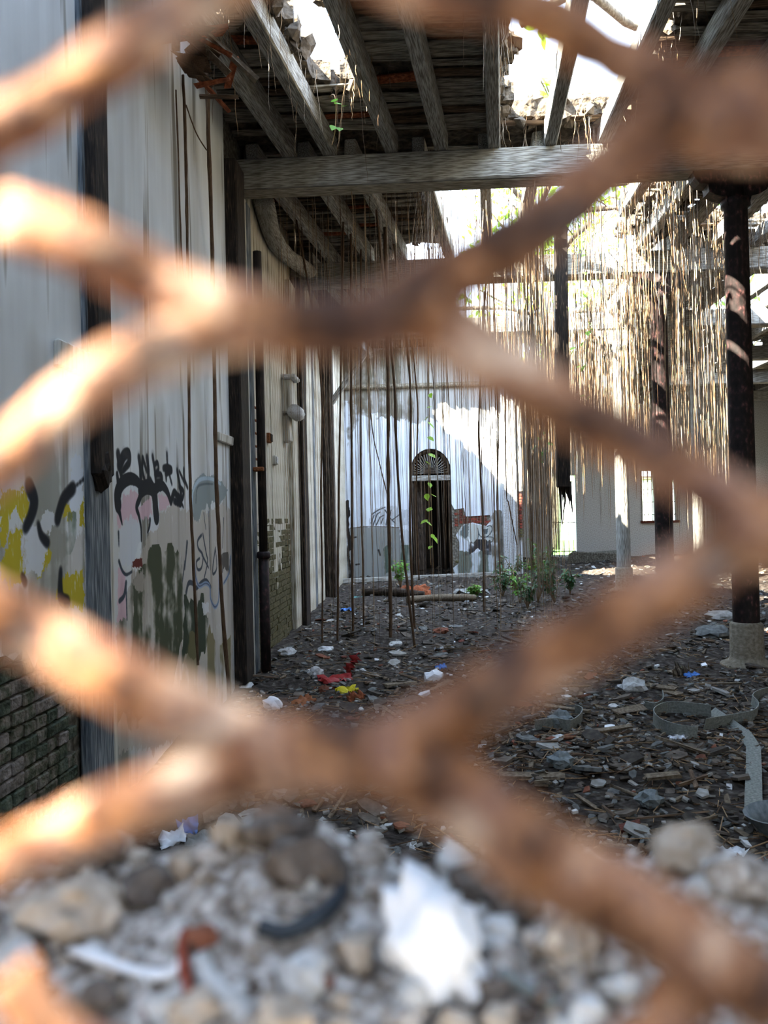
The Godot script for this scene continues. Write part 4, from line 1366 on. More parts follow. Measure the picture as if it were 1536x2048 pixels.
func build_street() -> void:
	struct("ground_street", box(Vector3(40, 0.2, 16)), M.asphalt, turned(Vector3(0, -0.1, 7.95)))
	var house := thing("street_facade", "plain pale house front across the street behind the viewer", "building", Vector3(0, 0, 6.4))
	part("wall", box(Vector3(30, 8.5, 0.4)), M.facade, house, turned(Vector3(0, 4.25, 0)))
	part("coping", bevelled(Vector3(30.2, 0.2, 0.6), 0.03), M.concrete, house, turned(Vector3(0, 8.6, 0)))
	var hood := thing("window_hood", "sloping tin hood fixed above the grille outside", "hood", Vector3(0, 1.784, 0.06))
	part("sheet", box(Vector3(1.1, 0.006, 0.16)), M.rust_plain, hood, turned(Vector3(0, 0.035, -0.058), Vector3(0.53, 0, 0)))
	for s in [-1, 1]:
		part("bracket", bevelled(Vector3(0.02, 0.05, 0.1), 0.004), M.rust_plain, hood, turned(Vector3(s * 0.53, 0.01, -0.06)))
	# street tree whose trunk keeps the sun off most of the grille
	var tree := thing("street_tree", "thick street tree trunk standing on the pavement behind the viewer", "tree", Vector3(-1.42, 0, 1.4172))
	part("trunk", tube(curve([Vector3(0, -0.05, 0), Vector3(0.0, 1.4, 0), Vector3(0.02, 2.9, 0), Vector3(0.1, 4.6, 0.1)], 5), 0.47, 40, 1.0, 0.0), M.bark, tree)
	part("limb", tube(curve([Vector3(0.05, 4.3, 0.1), Vector3(0.9, 5.6, 0.5), Vector3(1.9, 6.6, 0.7)], 5), [0.26, 0.25, 0.24, 0.22, 0.2, 0.19, 0.18, 0.16, 0.13, 0.1, 0.08], 8, 1.0, 0.05), M.bark, tree)
	part("limb", tube(curve([Vector3(0.1, 4.4, 0.1), Vector3(0.3, 6.0, -0.1), Vector3(1.1, 7.6, 0.2)], 5), [0.26, 0.25, 0.24, 0.22, 0.2, 0.19, 0.18, 0.16, 0.13, 0.1, 0.08], 8, 1.0, 0.05), M.bark, tree)


# ------------------------------------------------------------------ the rusty grille: expanded metal, strand by strand
func build_grille() -> void:
	var base := Vector3(0, SILL_Y, -FENCE_D)
	var g := thing("metal_grille", "rusty expanded-metal grille of twisted diamond meshes close before the opening", "grille", base)
	var u := FENCE_D / F
	# traced strands: photo pixels along the middle, widths in pixels at both ends
	var strands := [
		[[540, -90, 400, -10, 300, 60, 200, 132, 90, 205, -20, 265, -150, 330], 100, 120],
		[[-150, 330, 0, 425, 90, 462, 190, 500, 300, 560, 420, 612, 540, 640], 120, 112],
		[[560, 640, 440, 660, 330, 695, 225, 745, 120, 820, 0, 925, -140, 1040], 118, 95],
		[[800, 605, 880, 565, 960, 525, 1060, 465, 1150, 395, 1250, 312, 1350, 240, 1470, 215], 120, 120],
		[[820, 620, 890, 650, 970, 715, 1060, 775, 1150, 830, 1250, 880, 1350, 935, 1430, 985, 1520, 1040], 130, 98],
		[[640, -120, 780, -45, 940, -10, 1080, 30, 1190, 92, 1290, 145, 1400, 195, 1500, 215], 100, 105],
		[[1530, 1060, 1450, 1105, 1350, 1165, 1250, 1230, 1150, 1288, 1050, 1345, 950, 1402, 870, 1450, 780, 1495], 120, 128],
		[[560, 1505, 460, 1470, 350, 1420, 250, 1368, 150, 1312, 50, 1258, -50, 1205, -150, 1130], 130, 118],
		[[580, 1530, 480, 1548, 380, 1575, 280, 1605, 180, 1645, 80, 1692, -10, 1735, -150, 1810], 120, 100],
		[[800, 1520, 900, 1575, 990, 1645, 1090, 1720, 1200, 1785, 1300, 1842, 1400, 1905, 1540, 1990], 160, 150],
	]
	for s in strands:
		var pts := []
		for i in range(0, s[0].size(), 2):
			var off := 0.0018 * sin(i * 0.9)
			pts.append(on_d(s[0][i], s[0][i + 1], FENCE_D + off) - base)
		pts = curve(pts, 5)
		var radii := []
		for i in pts.size():
			radii.append(lerpf(s[1], s[2], float(i) / pts.size()) * 0.56 * u * (1.0 + 0.13 * lumps.get_noise_2d(i * 0.12, s[1] + s[0][1])))
		part("strand", tube(pts, radii, 12, 0.8, 0.05, Vector3.BACK), M.rust, g)
	# the knuckles where strands run together
	for k in [[[500, 645, 600, 655, 700, 652, 800, 628, 890, 600], 124], [[500, 1490, 600, 1505, 700, 1515, 800, 1520, 890, 1535], 150], [[1380, 225, 1500, 225, 1650, 222], 190], [[1450, 1050, 1550, 1052, 1680, 1050], 160], [[-60, 320, -160, 330, -260, 330], 150], [[-60, 1090, -160, 1090, -260, 1090], 160], [[-60, 1790, -160, 1820, -260, 1830], 150]]:
		var pts := []
		for i in range(0, k[0].size(), 2):
			pts.append(on_d(k[0][i], k[0][i + 1], FENCE_D) - base)
		pts = curve(pts, 4)
		var radii := []
		for i in pts.size():
			radii.append(k[1] * 0.56 * u * (0.82 + 0.18 * sin(PI * i / (pts.size() - 1))))
		part("knuckle", tube(pts, radii, 12, 0.75, 0.05, Vector3.BACK), M.rust, g)
	# the rest of the sheet round the part in view
	var px := 0.0391
	var py := 0.0430
	var up := [Vector3(0.006, 0, 0), Vector3(0.012, 0.006, 0.001), Vector3(0.02, 0.0112, -0.001), Vector3(0.028, 0.0165, 0), Vector3(px - 0.006, py / 2, 0)]
	var rise := tube(curve(up, 4), 0.0027, 10, 0.8, 0.05, Vector3.BACK)
	var dn := []
	for p in up:
		dn.append(Vector3(p.x, -p.y, p.z))
	var fall := tube(curve(dn, 4), 0.0027, 10, 0.8, 0.05, Vector3.BACK)
	var knot := tube([Vector3(-0.009, 0, 0), Vector3(0, 0, 0), Vector3(0.009, 0, 0)], [0.003, 0.0038, 0.003], 10, 0.8, 0.04, Vector3.BACK)
	var c0 := on_d(690, 635, FENCE_D) - base
	var rises := []
	var falls := []
	var knots := []
	var basis_ := Basis(Vector3.BACK, deg_to_rad(-1.3))
	for i in range(-11, 13):
		for j in range(-4, 20):
			var o := Vector3(i * px, (j + (0.5 if i % 2 else 0.0)) * py, 0)
			var at := c0 + basis_ * o
			if at.y < 0.004 or at.y > 1.06 or absf(at.x) > 0.49:
				continue
			var q := Vector2(i, o.y / py)
			# in view the traced strands stand instead
			var seen_k := absf(q.x) <= 1 and q.y > -1.6 and q.y < 0.6
			if not seen_k:
				knots.append(Transform3D(Basis.IDENTITY, at))
			for r in 2:
				var end := q + Vector2(1, 0.5 if r == 0 else -0.5)
				var mid_ := (q + end) / 2
				if mid_.x > -1.0 and mid_.x < 1.0 and mid_.y > -1.4 and mid_.y < 0.85:
					continue
				(rises if r == 0 else falls).append(Transform3D(basis_, at))
	scatter("outer_strands", rise, M.rust, rises, g)
	scatter("outer_strands", fall, M.rust, falls, g)
	scatter("outer_knuckles", knot, M.rust, knots, g)
	for s in [-1, 1]:
		part("frame_bar", bevelled(Vector3(0.02, 1.12, 0.012), 0.002), M.rust_plain, g, turned(Vector3(s * 0.5, 0.56, 0)))
	part("frame_bar", bevelled(Vector3(1.02, 0.02, 0.012), 0.002), M.rust_plain, g, turned(Vector3(0, 1.1, 0)))


# ------------------------------------------------------------------ rubble on the sill
func crest(x: float) -> float:
	var prof := [[-400, 1800], [-100, 1796], [0, 1790], [60, 1765], [150, 1722], [200, 1700], [260, 1724], [330, 1716], [400, 1690], [440, 1658], [520, 1644], [610, 1650], [690, 1690], [780, 1730], [900, 1740], [1000, 1722], [1100, 1704], [1180, 1706], [1250, 1728], [1310, 1716], [1345, 1682], [1400, 1686], [1440, 1728], [1536, 1738], [1800, 1760], [2400, 1800]]
	var px := 768.0 + F * tan(atan(x / 0.285) + atan(82.0 / F))
	px = clampf(px, -399.0, 2399.0)
	for i in prof.size() - 1:
		if px <= prof[i + 1][0]:
			var y := lerpf(prof[i][1], prof[i + 1][1], (px - prof[i][0]) / float(prof[i + 1][0] - prof[i][0]))
			return on_d(px, y, 0.285).y
	return SILL_Y

func mound(x: float, d: float) -> float:
	var h := crest(x) - SILL_Y
	var s := 0.0
	if d < 0.285:
		s = lerpf(0.32, 1.0, smoothstep(0.19, 0.285, d))
	else:
		s = 1.0 - smoothstep(0.285, 0.315, d)
	var n := 0.0035 * lumps.get_noise_2d(x * 22.0, d * 22.0) + 0.0022 * lumps.get_noise_2d(x * 70.0 + 9.0, d * 70.0)
	return SILL_Y + h * s + n * (1.0 if d < 0.3 else 0.2) + 0.001

func on_mound(px: float, py: float) -> Vector3:
	var best := on_d(px, py, 0.28)
	for k in 140:
		var p := on_d(px, py, 0.17 + k * 0.001)
		if p.y <= mound(p.x, -p.z):
			return Vector3(p.x, mound(p.x, -p.z), p.z)
		best = p
	return Vector3(best.x, mound(best.x, 0.28), -0.28)

func build_sill_rubble() -> void:
	var f := func(i: int, j: int) -> Vector3:
		var x := -0.22 + i * 0.0026
		var d := 0.105 + j * 0.0026
		var y := mound(x, d)
		if i == 0 or i == 170 or j == 0 or j == 80:
			y = SILL_Y - 0.002
		return Vector3(x, y, -d)
	var heap := part("rubble_heap", grid(170, 80, f, true), M.rubble_grey, self)
	tag(heap, "heap of broken grey mortar lying along the top of the low front wall", "rubble")
	heap.set_meta("kind", "stuff")
	# loose pieces, each its own
	var shapes := []
	for k in 10:
		shapes.append(rock(100 + k, 0.4, 2 if k < 5 else 1, Vector3(1, rng.randf_range(0.55, 0.9), rng.randf_range(0.7, 1.0)), true))
	var kinds := [
		["mortar_crumb", M.rubble_grey, "grey crumb of broken mortar on the rubble heap", "crumb", "mortar crumbs on the sill", 95],
		["mortar_crumb", M.rubble_tan, "tan crumb of old mortar on the rubble heap", "crumb", "tan mortar crumbs on the sill", 70],
		["lime_flake", M.chalk, "small white flake of lime on the rubble heap", "flake", "white lime flakes on the sill", 100],
		["grit_stone", M.rubble_dark, "dark brown stone bit on the rubble heap", "stone", "dark bits on the sill", 55],
		["brick_crumb", M.terracotta, "small red brick crumb on the rubble heap", "crumb", "brick crumbs on the sill", 10],
	]
	for k in kinds:
		for n in k[5]:
			var px := rng.randf_range(-60, 1600)
			var py := rng.randf_range(1660, 2090)
			var p := on_mound(px, py)
			var s := rng.randf_range(0.0025, 0.007) if rng.randf() < 0.8 else rng.randf_range(0.007, 0.014)
			single(k[0], shapes[rng.randi() % 10], k[1], turned(p + Vector3(0, s * 0.15, 0), spin(0.6), Vector3.ONE * s), k[2], k[3], k[4])
	# bigger lumps along the crest
	for k in [[190, 1720, 0.02, M.rubble_dark], [470, 1690, 0.016, M.rubble_tan], [560, 1680, 0.024, M.rubble_dark], [1370, 1715, 0.022, M.rubble_tan], [1480, 1770, 0.02, M.rubble_grey], [1060, 1810, 0.026, M.rubble_dark], [1130, 1900, 0.026, M.rubble_grey], [620, 1760, 0.03, M.rubble_dark], [150, 1850, 0.028, M.rubble_tan], [960, 1790, 0.02, M.rubble_dark], [300, 1790, 0.02, M.rubble_dark]]:
		var p := on_mound(k[0], k[1])
		single("mortar_lump", shapes[rng.randi() % 5], k[3], turned(p + Vector3(0, k[2] * 0.12, 0), spin(0.4), Vector3.ONE * k[2]), "larger %s lump of broken mortar bedded in the heap" % ("dark brown" if k[3] == M.rubble_dark else "tan" if k[3] == M.rubble_tan else "pale grey"), "lump", "larger lumps in the rubble heap")
	# the things one can name
	var p := on_mound(870, 1985)
	single("foam_scrap", rock(77, 0.45, 3, Vector3(0.022, 0.031, 0.012), false), M.white_plastic, turned(p + Vector3(0, 0.013, 0.0), Vector3(-0.6, 0.1, 0.32)), "white foam scrap standing in the rubble under the grille", "scrap")
	p = on_mound(925, 1960)
	single("paper_wad", rock(78, 0.3, 2, Vector3(0.013, 0.012, 0.01), false), M.white_plastic, turned(p + Vector3(0, 0.004, 0.004)), "round white paper wad at the foot of the foam scrap", "paper")
	var line := []
	for q in [[145, 1918], [200, 1938], [270, 1958], [340, 1972], [362, 1945]]:
		line.append(on_mound(q[0], q[1]) + Vector3(0, 0.002, 0))
	single("white_stick", tube(curve(line, 4), 0.0021, 8, 0.7, 0.12), M.white_plastic, Transform3D.IDENTITY, "bent white plastic stick lying across the sill rubble", "stick")
	line = []
	for q in [[20, 1960], [40, 1900], [50, 1850], [40, 1810]]:
		line.append(on_mound(q[0], q[1]) + Vector3(0, 0.003, 0))
	single("white_splint", tube(curve(line, 4), [0.005, 0.005, 0.0048, 0.0045, 0.0042, 0.0042, 0.004, 0.004, 0.0038, 0.0034, 0.003, 0.0026, 0.002], 8, 0.6, 0.15), M.chalk, Transform3D.IDENTITY, "forked white plaster splint at the end of the sill rubble", "splint")
	line = []
	for q in [[60, 1890], [100, 1880], [140, 1872]]:
		line.append(on_mound(q[0], q[1]) + Vector3(0, 0.003, 0))
	single("plaster_sliver", tube(curve(line, 4), 0.0022, 7, 0.7, 0.15), M.chalk, Transform3D.IDENTITY, "short white sliver branching off the forked splint", "sliver")
	line = []
	for q in [[385, 2060], [372, 1990], [366, 1930], [370, 1895]]:
		line.append(on_mound(q[0], q[1]) + Vector3(0, 0.003, 0))
	single("rusty_wire", tube(curve(line, 4), 0.0014, 7, 1.0, 0.1), M.rust_red, Transform3D.IDENTITY, "rusty red wire standing up through the sill rubble", "wire")
	p = on_mound(408, 1900)
	single("brick_chip", rock(81, 0.3, 2, Vector3(0.009, 0.005, 0.007)), M.terracotta, turned(p + Vector3(0, 0.003, 0), Vector3(0.2, 0.3, -0.3)), "orange brick chip beside the rusty wire", "chip")
	line = []
	for q in [[520, 1880], [570, 1882], [630, 1862], [675, 1815], [690, 1765], [672, 1735]]:
		line.append(on_mound(q[0], q[1]) + Vector3(0, 0.0025, 0))
	single("rubber_strip", tube(curve(line, 4), 0.0026, 8, 0.8, 0.08), M.rubber, Transform3D.IDENTITY, "curved dark blue-grey rubber strip half buried in the sill rubble", "strip")
	line = []
	for q in [[400, 1930], [425, 1985], [460, 2030], [500, 2070]]:
		line.append(on_mound(q[0], q[1]) + Vector3(0, 0.002, 0))
	single("white_string", tube(curve(line, 4), 0.0028, 7, 0.6, 0.15), M.chalk, Transform3D.IDENTITY, "white plaster strip running from the rusty wire towards us", "strip")
	line = []
	for q in [[1000, 1970], [1050, 2000], [1110, 2040]]:
		line.append(on_mound(q[0], q[1]) + Vector3(0, 0.003, 0))
	single("grey_sliver", tube(curve(line, 4), 0.0022, 7, 0.6, 0.12), M.stone_blue, Transform3D.IDENTITY, "blue-grey sliver beside the white foam scrap", "sliver")


# ------------------------------------------------------------------ hanging roots
func root_shape(seed_: int) -> ArrayMesh:
	var nz := FastNoiseLite.new()
	nz.seed = seed_
	nz.frequency = 1.0
	var pts := []
	var radii := []
	for k in 15:
		var t := k / 14.0
		pts.append(Vector3(6.0 * nz.get_noise_2d(t * 2.6, 0.0) + 2.2 * nz.get_noise_2d(t * 14.0, 7.0), -t, 6.0 * nz.get_noise_2d(t * 2.6, 50.0) + 2.2 * nz.get_noise_2d(t * 14.0, 57.0)))
		radii.append((1.15 - 0.55 * t) * (1.0 + 0.3 * nz.get_noise_2d(t * 40.0, 3.0)))
	radii[14] = 0.2
	var st := begin(true)
	# the shape is one unit long and about one unit in radius: scaled by (radius, length, radius)
	var last := []
	for i in 15:
		var ring := []
		for k in 5:
			var a := TAU * k / 5
			ring.append(pts[i] + Vector3(cos(a), 0, sin(a)) * radii[i])
		if i > 0:
			for k in 5:
				quad(st, last[k], last[(k + 1) % 5], ring[(k + 1) % 5], ring[k], (pts[i] + pts[i - 1]) / 2)
		last = ring
	return done(st)

# a point on the underside of something that carries roots, seen between two columns of the picture
func hang_point(lo: float, hi: float, d0: float, d1: float) -> Vector3:
	for k in 400:
		var h: Array = hangers[rng.randi() % hangers.size()]
		var p: Vector3 = h[0].lerp(h[1], rng.randf())
		var c := (p - EYE) * view
		var px := 768.0 + F * c.x / -c.z
		if px > 1096 and px < 1146 and -p.z < 11.4:
			continue
		if px > lo and px < hi and -p.z > d0 and -p.z < d1:
			return p
	return Vector3.ZERO

func near_hanger(p: Vector3) -> Vector3:
	var best := Vector3(p.x, ROOF_Y, p.z)
	var least := 1e9
	for h in hangers:
		var q := Geometry3D.get_closest_point_to_segment(p, h[0], h[1])
		if q.distance_to(p) < least:
			least = q.distance_to(p)
			best = q
	return best

func build_roots() -> void:
	for b in BOUGHS:
		var line := []
		for p in b:
			line.append(Vector3(p[0], p[1] - 0.02, p[2]))
		line = curve(line, 5)
		for i in line.size() - 1:
			hangers.append([line[i], line[i + 1]])
	var shapes := []
	for k in 8:
		shapes.append(root_shape(200 + k))
	# thick ones traced along the left wall
	for r in [[[412, 120, 418, 300, 424, 500, 428, 700, 431, 900, 438, 1080, 446, 1230, 459, 1400], 0.016, "thick dark root hanging down the plaster by the grey dome graffiti"], [[366, 150, 372, 330, 375, 520, 378, 740, 380, 960, 388, 1150, 396, 1330], 0.011, "thin dark root hanging down the plaster right of the black tags"], [[352, 180, 356, 300, 362, 480, 371, 640], 0.006, "short wiry root beside the thin dark root on the plaster"], [[372, 210, 392, 265, 413, 300], 0.005, "slanting root tying the two wall roots together"]]:
		var pts := []
		for i in range(0, r[0].size(), 2):
			pts.append(on_x(r[0][i], r[0][i + 1], -1.66 if i > 2 else -1.62))
		single("wall_root", tube(curve(pts, 6), r[1], 6, 1.0, 0.22), M.root_dark, Transform3D.IDENTITY, r[2], "root")
	# thick ones before the back wall, traced
	for r in [[[640, 730, 642, 1000, 645, 1200, 643, 1400], 9.6, 0.011], [[702, 740, 703, 900, 704, 1080, 706, 1260, 705, 1330], 10.2, 0.014], [[722, 730, 722, 950, 727, 1200, 726, 1310], 10.8, 0.011], [[776, 750, 776, 900, 778, 1060, 781, 1220, 780, 1320], 10.0, 0.021], [[786, 740, 793, 900, 803, 1060, 818, 1200, 832, 1310], 9.4, 0.015], [[818, 730, 821, 900, 820, 1050, 826, 1200, 836, 1340], 10.6, 0.015], [[833, 780, 834, 900, 833, 1000, 838, 1160], 11.6, 0.010], [[958, 830, 962, 960, 966, 1080, 968, 1240], 12.0, 0.014], [[742, 830, 760, 930, 775, 990], 11.5, 0.007], [[1012, 950, 1018, 1010, 1034, 1090], 12.5, 0.009], [[996, 860, 994, 1000, 1000, 1150], 12.8, 0.011], [[677, 1040, 676, 1200, 674, 1380], 9.8, 0.013]]:
		var pts := []
		for i in range(0, r[0].size(), 2):
			pts.append(on_d(r[0][i], r[0][i + 1], r[1]))
		pts.push_front(near_hanger(Vector3(pts[0].x, ROOF_Y, pts[0].z)))
		for q in pts:
			q.y = maxf(q.y, gh(q.x, -q.z))
		single("thick_root", tube(curve(pts, 6), r[2], 6, 1.0, 0.25), M.root_dark, Transform3D.IDENTITY, "long brown aerial root hanging before the white back wall", "root", "long roots before the back wall")
	# single roots: before the back wall, then in the curtain between the columns
	var n := 0
	while n < 110:
		var top := hang_point(600, 1045, 8.0, 15.0)
		var d := -top.z
		var full := top.y - gh(top.x, d)
		var l := full * (1.0 if rng.randf() < 0.42 else rng.randf_range(0.3, 0.95))
		var r := rng.randf_range(0.0022, 0.0055)
		single("aerial_root", shapes[n % 8], [M.root_brown, M.root_grey, M.root_dark][n % 3], turned(top, Vector3(0, rng.randf() * TAU, 0), Vector3(r, l, r)), "thin %s aerial root among the strands before the back wall" % ["brown", "grey-brown", "dark brown"][n % 3], "root", "thin %s roots before the back wall" % ["brown", "grey-brown", "dark brown"][n % 3])
		n += 1
	n = 0
	while n < 150:
		var top := hang_point(1040, 1470, 8.8, 16.5)
		var d := -top.z
		var full := top.y - gh(top.x, d)
		var low := top.x / d < 0.165
		var l := full * (rng.randf_range(0.75, 1.0) if low else rng.randf_range(0.4, 0.8))
		var r := rng.randf_range(0.003, 0.0062)
		var k := rng.randi() % 3
		single("curtain_root", shapes[n % 8], [M.root_brown, M.root_grey, M.root_dark][k], turned(top, Vector3(0, rng.randf() * TAU, 0), Vector3(r, l, r)), "%s aerial root in the curtain between the columns" % ["brown", "grey-brown", "dark brown"][k], "root", "%s roots of the curtain" % ["brown", "grey-brown", "dark brown"][k])
		n += 1
	# the finest strands, past counting
	var curtain := Node3D.new()
	curtain.name = "root_curtain"
	add_child(curtain)
	tag(curtain, "dense curtain of fine hair-like roots hanging from the holes in the roof", "roots")
	curtain.set_meta("kind", "stuff")
	var lots := {}
	for k in 12:
		lots[k] = []
	for k in 1900:
		var d := rng.randf_range(8.6, 17.5)
		var px := rng.randf_range(1035, 1480)
		if rng.randf() < 0.18:
			px = rng.randf_range(560, 1035)
			d = rng.randf_range(8.5, 14.5)
		elif rng.randf() < 0.15:
			px = rng.randf_range(1050, 1110)
		elif px > 1096 and px < 1146 and d < 11.5:
			continue
		elif px > 1270 and rng.randf() < 0.35 or px > 1300 and px < 1350 and d < 11.4:
			continue
		var top := on_d(px, 700, d)
		top.y = ROOF_Y + rng.randf_range(-0.1, 0.3)
		var full := top.y - gh(top.x, d)
		var l := full * rng.randf_range(0.25, 0.85)
		if px < 1130 and rng.randf() < 0.6:
			l = full * rng.randf_range(0.8, 1.0)
		if px > 1140 and px < 1300:
			l = minf(l, full * rng.randf_range(0.3, 0.62))
		var r := rng.randf_range(0.001, 0.003)
		lots[rng.randi() % 12].append(turned(top, Vector3(0, rng.randf() * TAU, 0), Vector3(r, l, r)))
	# tufts round the torn edges of the roof
	for k in 9000:
		var x := rng.randf_range(-1.7, 5.4)
		var d := rng.randf_range(4.8, 15.0)
		if covered(x, d) and not (covered(x + 0.14, d) and covered(x - 0.14, d) and covered(x, d + 0.14) and covered(x, d - 0.14)):
			for q in (1 if d < 8.0 else 3):
				var r := rng.randf_range(0.0012, 0.003)
				lots[rng.randi() % 12].append(turned(Vector3(x + rng.randf_range(-0.06, 0.06), ROOF_Y + 0.3, -d + rng.randf_range(-0.06, 0.06)), Vector3(rng.randf_range(-0.15, 0.15), rng.randf() * TAU, rng.randf_range(-0.15, 0.15)), Vector3(r, rng.randf_range(0.15, 0.3) + rng.randf() * rng.randf() * (0.8 if d < 8.0 else 1.6), r)))
	for k in 12:
		scatter("fine_strands", shapes[k % 8], [M.root_brown, M.root_grey, M.root_dark][k % 3], lots[k], curtain)


# ------------------------------------------------------------------ plants
func leaf_shape(long := 1.0) -> ArrayMesh:
	var st := begin(true)
	var rim := [Vector3(0, 0, 0), Vector3(0.28, 0.02, 0.18), Vector3(0.36, -0.02, 0.5 * long), Vector3(0.2, -0.08, 0.8 * long), Vector3(0, -0.16, 1.1 * long), Vector3(-0.2, -0.08, 0.8 * long), Vector3(-0.36, -0.02, 0.5 * long), Vector3(-0.28, 0.02, 0.18)]
	var mid := Vector3(0, -0.1, 0.5 * long)
	for k in 8:
		tri(st, mid, rim[k], rim[(k + 1) % 8], Vector3(0, -3, 0.5))
	return done(st)

func vine(called_label: String, pts: Array, leaves: Array, size: float, m: Material) -> void:
	var v := thing("leafy_vine", called_label, "vine", pts[0])
	var own := []
	for p in pts:
		own.append(p - pts[0])
	var main := part("stem", tube(curve(own, 5), 0.005, 5, 1.0, 0.1), M.root_brown, v)
	var shape := leaf_shape()
	for p in leaves:
		part("leaf", shape, m, main, turned(p - pts[0], Vector3(rng.randf_range(0.1, 0.8), rng.randf_range(-1.2, 1.2), rng.randf_range(-0.6, 0.6)), Vector3.ONE * size * rng.randf_range(0.8, 1.3)))

func build_plants() -> void:
	var d := 10.4
	var stem := []
	for q in [[856, 330], [857, 560], [858, 780], [857, 900], [858, 1000], [861, 1095], [862, 1130]]:
		stem.append(on_d(q[0], q[1], d))
	var leaves := []
	for q in [[860, 792], [863, 818], [858, 836], [855, 848], [856, 878], [857, 912], [851, 928], [859, 970], [853, 992], [862, 993], [858, 1020], [864, 1022], [849, 1045], [855, 1044], [862, 1073], [866, 1076], [863, 1096]]:
		leaves.append(on_d(q[0], q[1], d) + Vector3(0, 0.03, 0.02))
	vine("slender green leafy vine hanging before the dark arched doorway", stem, leaves, 0.105, M.leaf_lime)
	stem = []
	d = 9.6
	for q in [[1180, 380], [1172, 500], [1168, 620], [1176, 760], [1170, 840]]:
		stem.append(on_d(q[0], q[1], d))
	leaves = []
	for q in [[1166, 505], [1170, 515], [1168, 550], [1172, 590], [1176, 650], [1178, 660], [1175, 668], [1150, 700], [1165, 690], [1170, 735], [1156, 738], [1168, 795], [1178, 798], [1160, 740], [1148, 704]]:
		leaves.append(on_d(q[0], q[1], d) + Vector3(0, 0.03, 0.02))
	stem.push_front(Vector3(1.9, 5.37, -9.72))
	vine("green leafy vine among the sunlit roots right of the hanging post", stem, leaves, 0.085, M.leaf_lime)
	stem = []
	d = 12.5
	for q in [[1090, 560], [1084, 760], [1086, 930], [1090, 1060]]:
		stem.append(on_d(q[0], q[1], d))
	leaves = []
	for q in [[1080, 880], [1092, 890], [1076, 893], [1090, 915], [1084, 908], [1078, 925], [1088, 868], [1094, 905]]:
		leaves.append(on_d(q[0], q[1], d) + Vector3(0, 0.03, 0.02))
	stem.push_front(Vector3(1.8, 5.34, -12.7))
	vine("dim green leafy vine on the roots left of the hanging post", stem, leaves, 0.1, M.leaf_green)
	stem = []
	d = 6.9
	for q in [[668, 190], [672, 215], [670, 262], [664, 290]]:
		stem.append(on_d(q[0], q[1], d))
	leaves = []
	for q in [[680, 214], [688, 220], [668, 258], [680, 262], [672, 210]]:
		leaves.append(on_d(q[0], q[1], d) + Vector3(0, 0.02, 0.02))
	stem.push_front(Vector3(-0.76, ROOF_Y + 0.2, -7.25))
	vine("small green sprig hanging from the narrow roof hole between rafters", stem, leaves, 0.075, M.leaf_green)
	# shrubs in the light by the end of the back wall
	var spots := [[1040, 1185, 13.6, 0.75], [1075, 1175, 13.2, 0.95], [1005, 1180, 14.4, 0.5], [1095, 1160, 14.4, 1.0], [1055, 1205, 12.4, 0.55], [1025, 1160, 15.2, 0.7], [800, 1150, 15.8, 0.6], [1110, 1190, 13.0, 0.7], [1140, 1185, 14.0, 0.45], [950, 1190, 14.0, 0.25]]
	var leaf := leaf_shape(1.3)
	for k in spots.size():
		var s: Array = spots[k]
		var p := on_d(s[0], s[1], s[2])
		p.y = gh(p.x, s[2])
		var far := k == 6
		var sh := thing("weedy_shrub", "dark green weed growing at the cement foot left of the door" if far else "leafy green shrub growing in the rubble by the end of the back wall", "shrub", p, "" if far else "shrubs by the end of the back wall")
		var places := []
		for q in 8:
			var tip: Vector3 = Vector3(rng.randf_range(-0.35, 0.35), rng.randf_range(0.6, 1.0), rng.randf_range(-0.35, 0.35)) * s[3]
			var bend: Vector3 = tip * 0.5 + Vector3(rng.randf_range(-0.06, 0.06), 0.05, 0)
			part("stem", tube(curve([Vector3.ZERO, bend, tip], 3), 0.006, 5), M.root_brown, sh)
			for w in 16:
				var t := rng.randf_range(0.25, 1.0)
				var at: Vector3 = bend.lerp(tip, t * 2.0 - 1.0) if t > 0.5 else bend * t * 2.0
				places.append(turned(at, Vector3(rng.randf_range(-0.2, 0.7), rng.randf() * TAU, rng.randf_range(-0.4, 0.4)), Vector3.ONE * rng.randf_range(0.04, 0.085)))
		scatter("foliage", leaf, M.leaf_dark if k % 3 else M.leaf_green, places, sh)

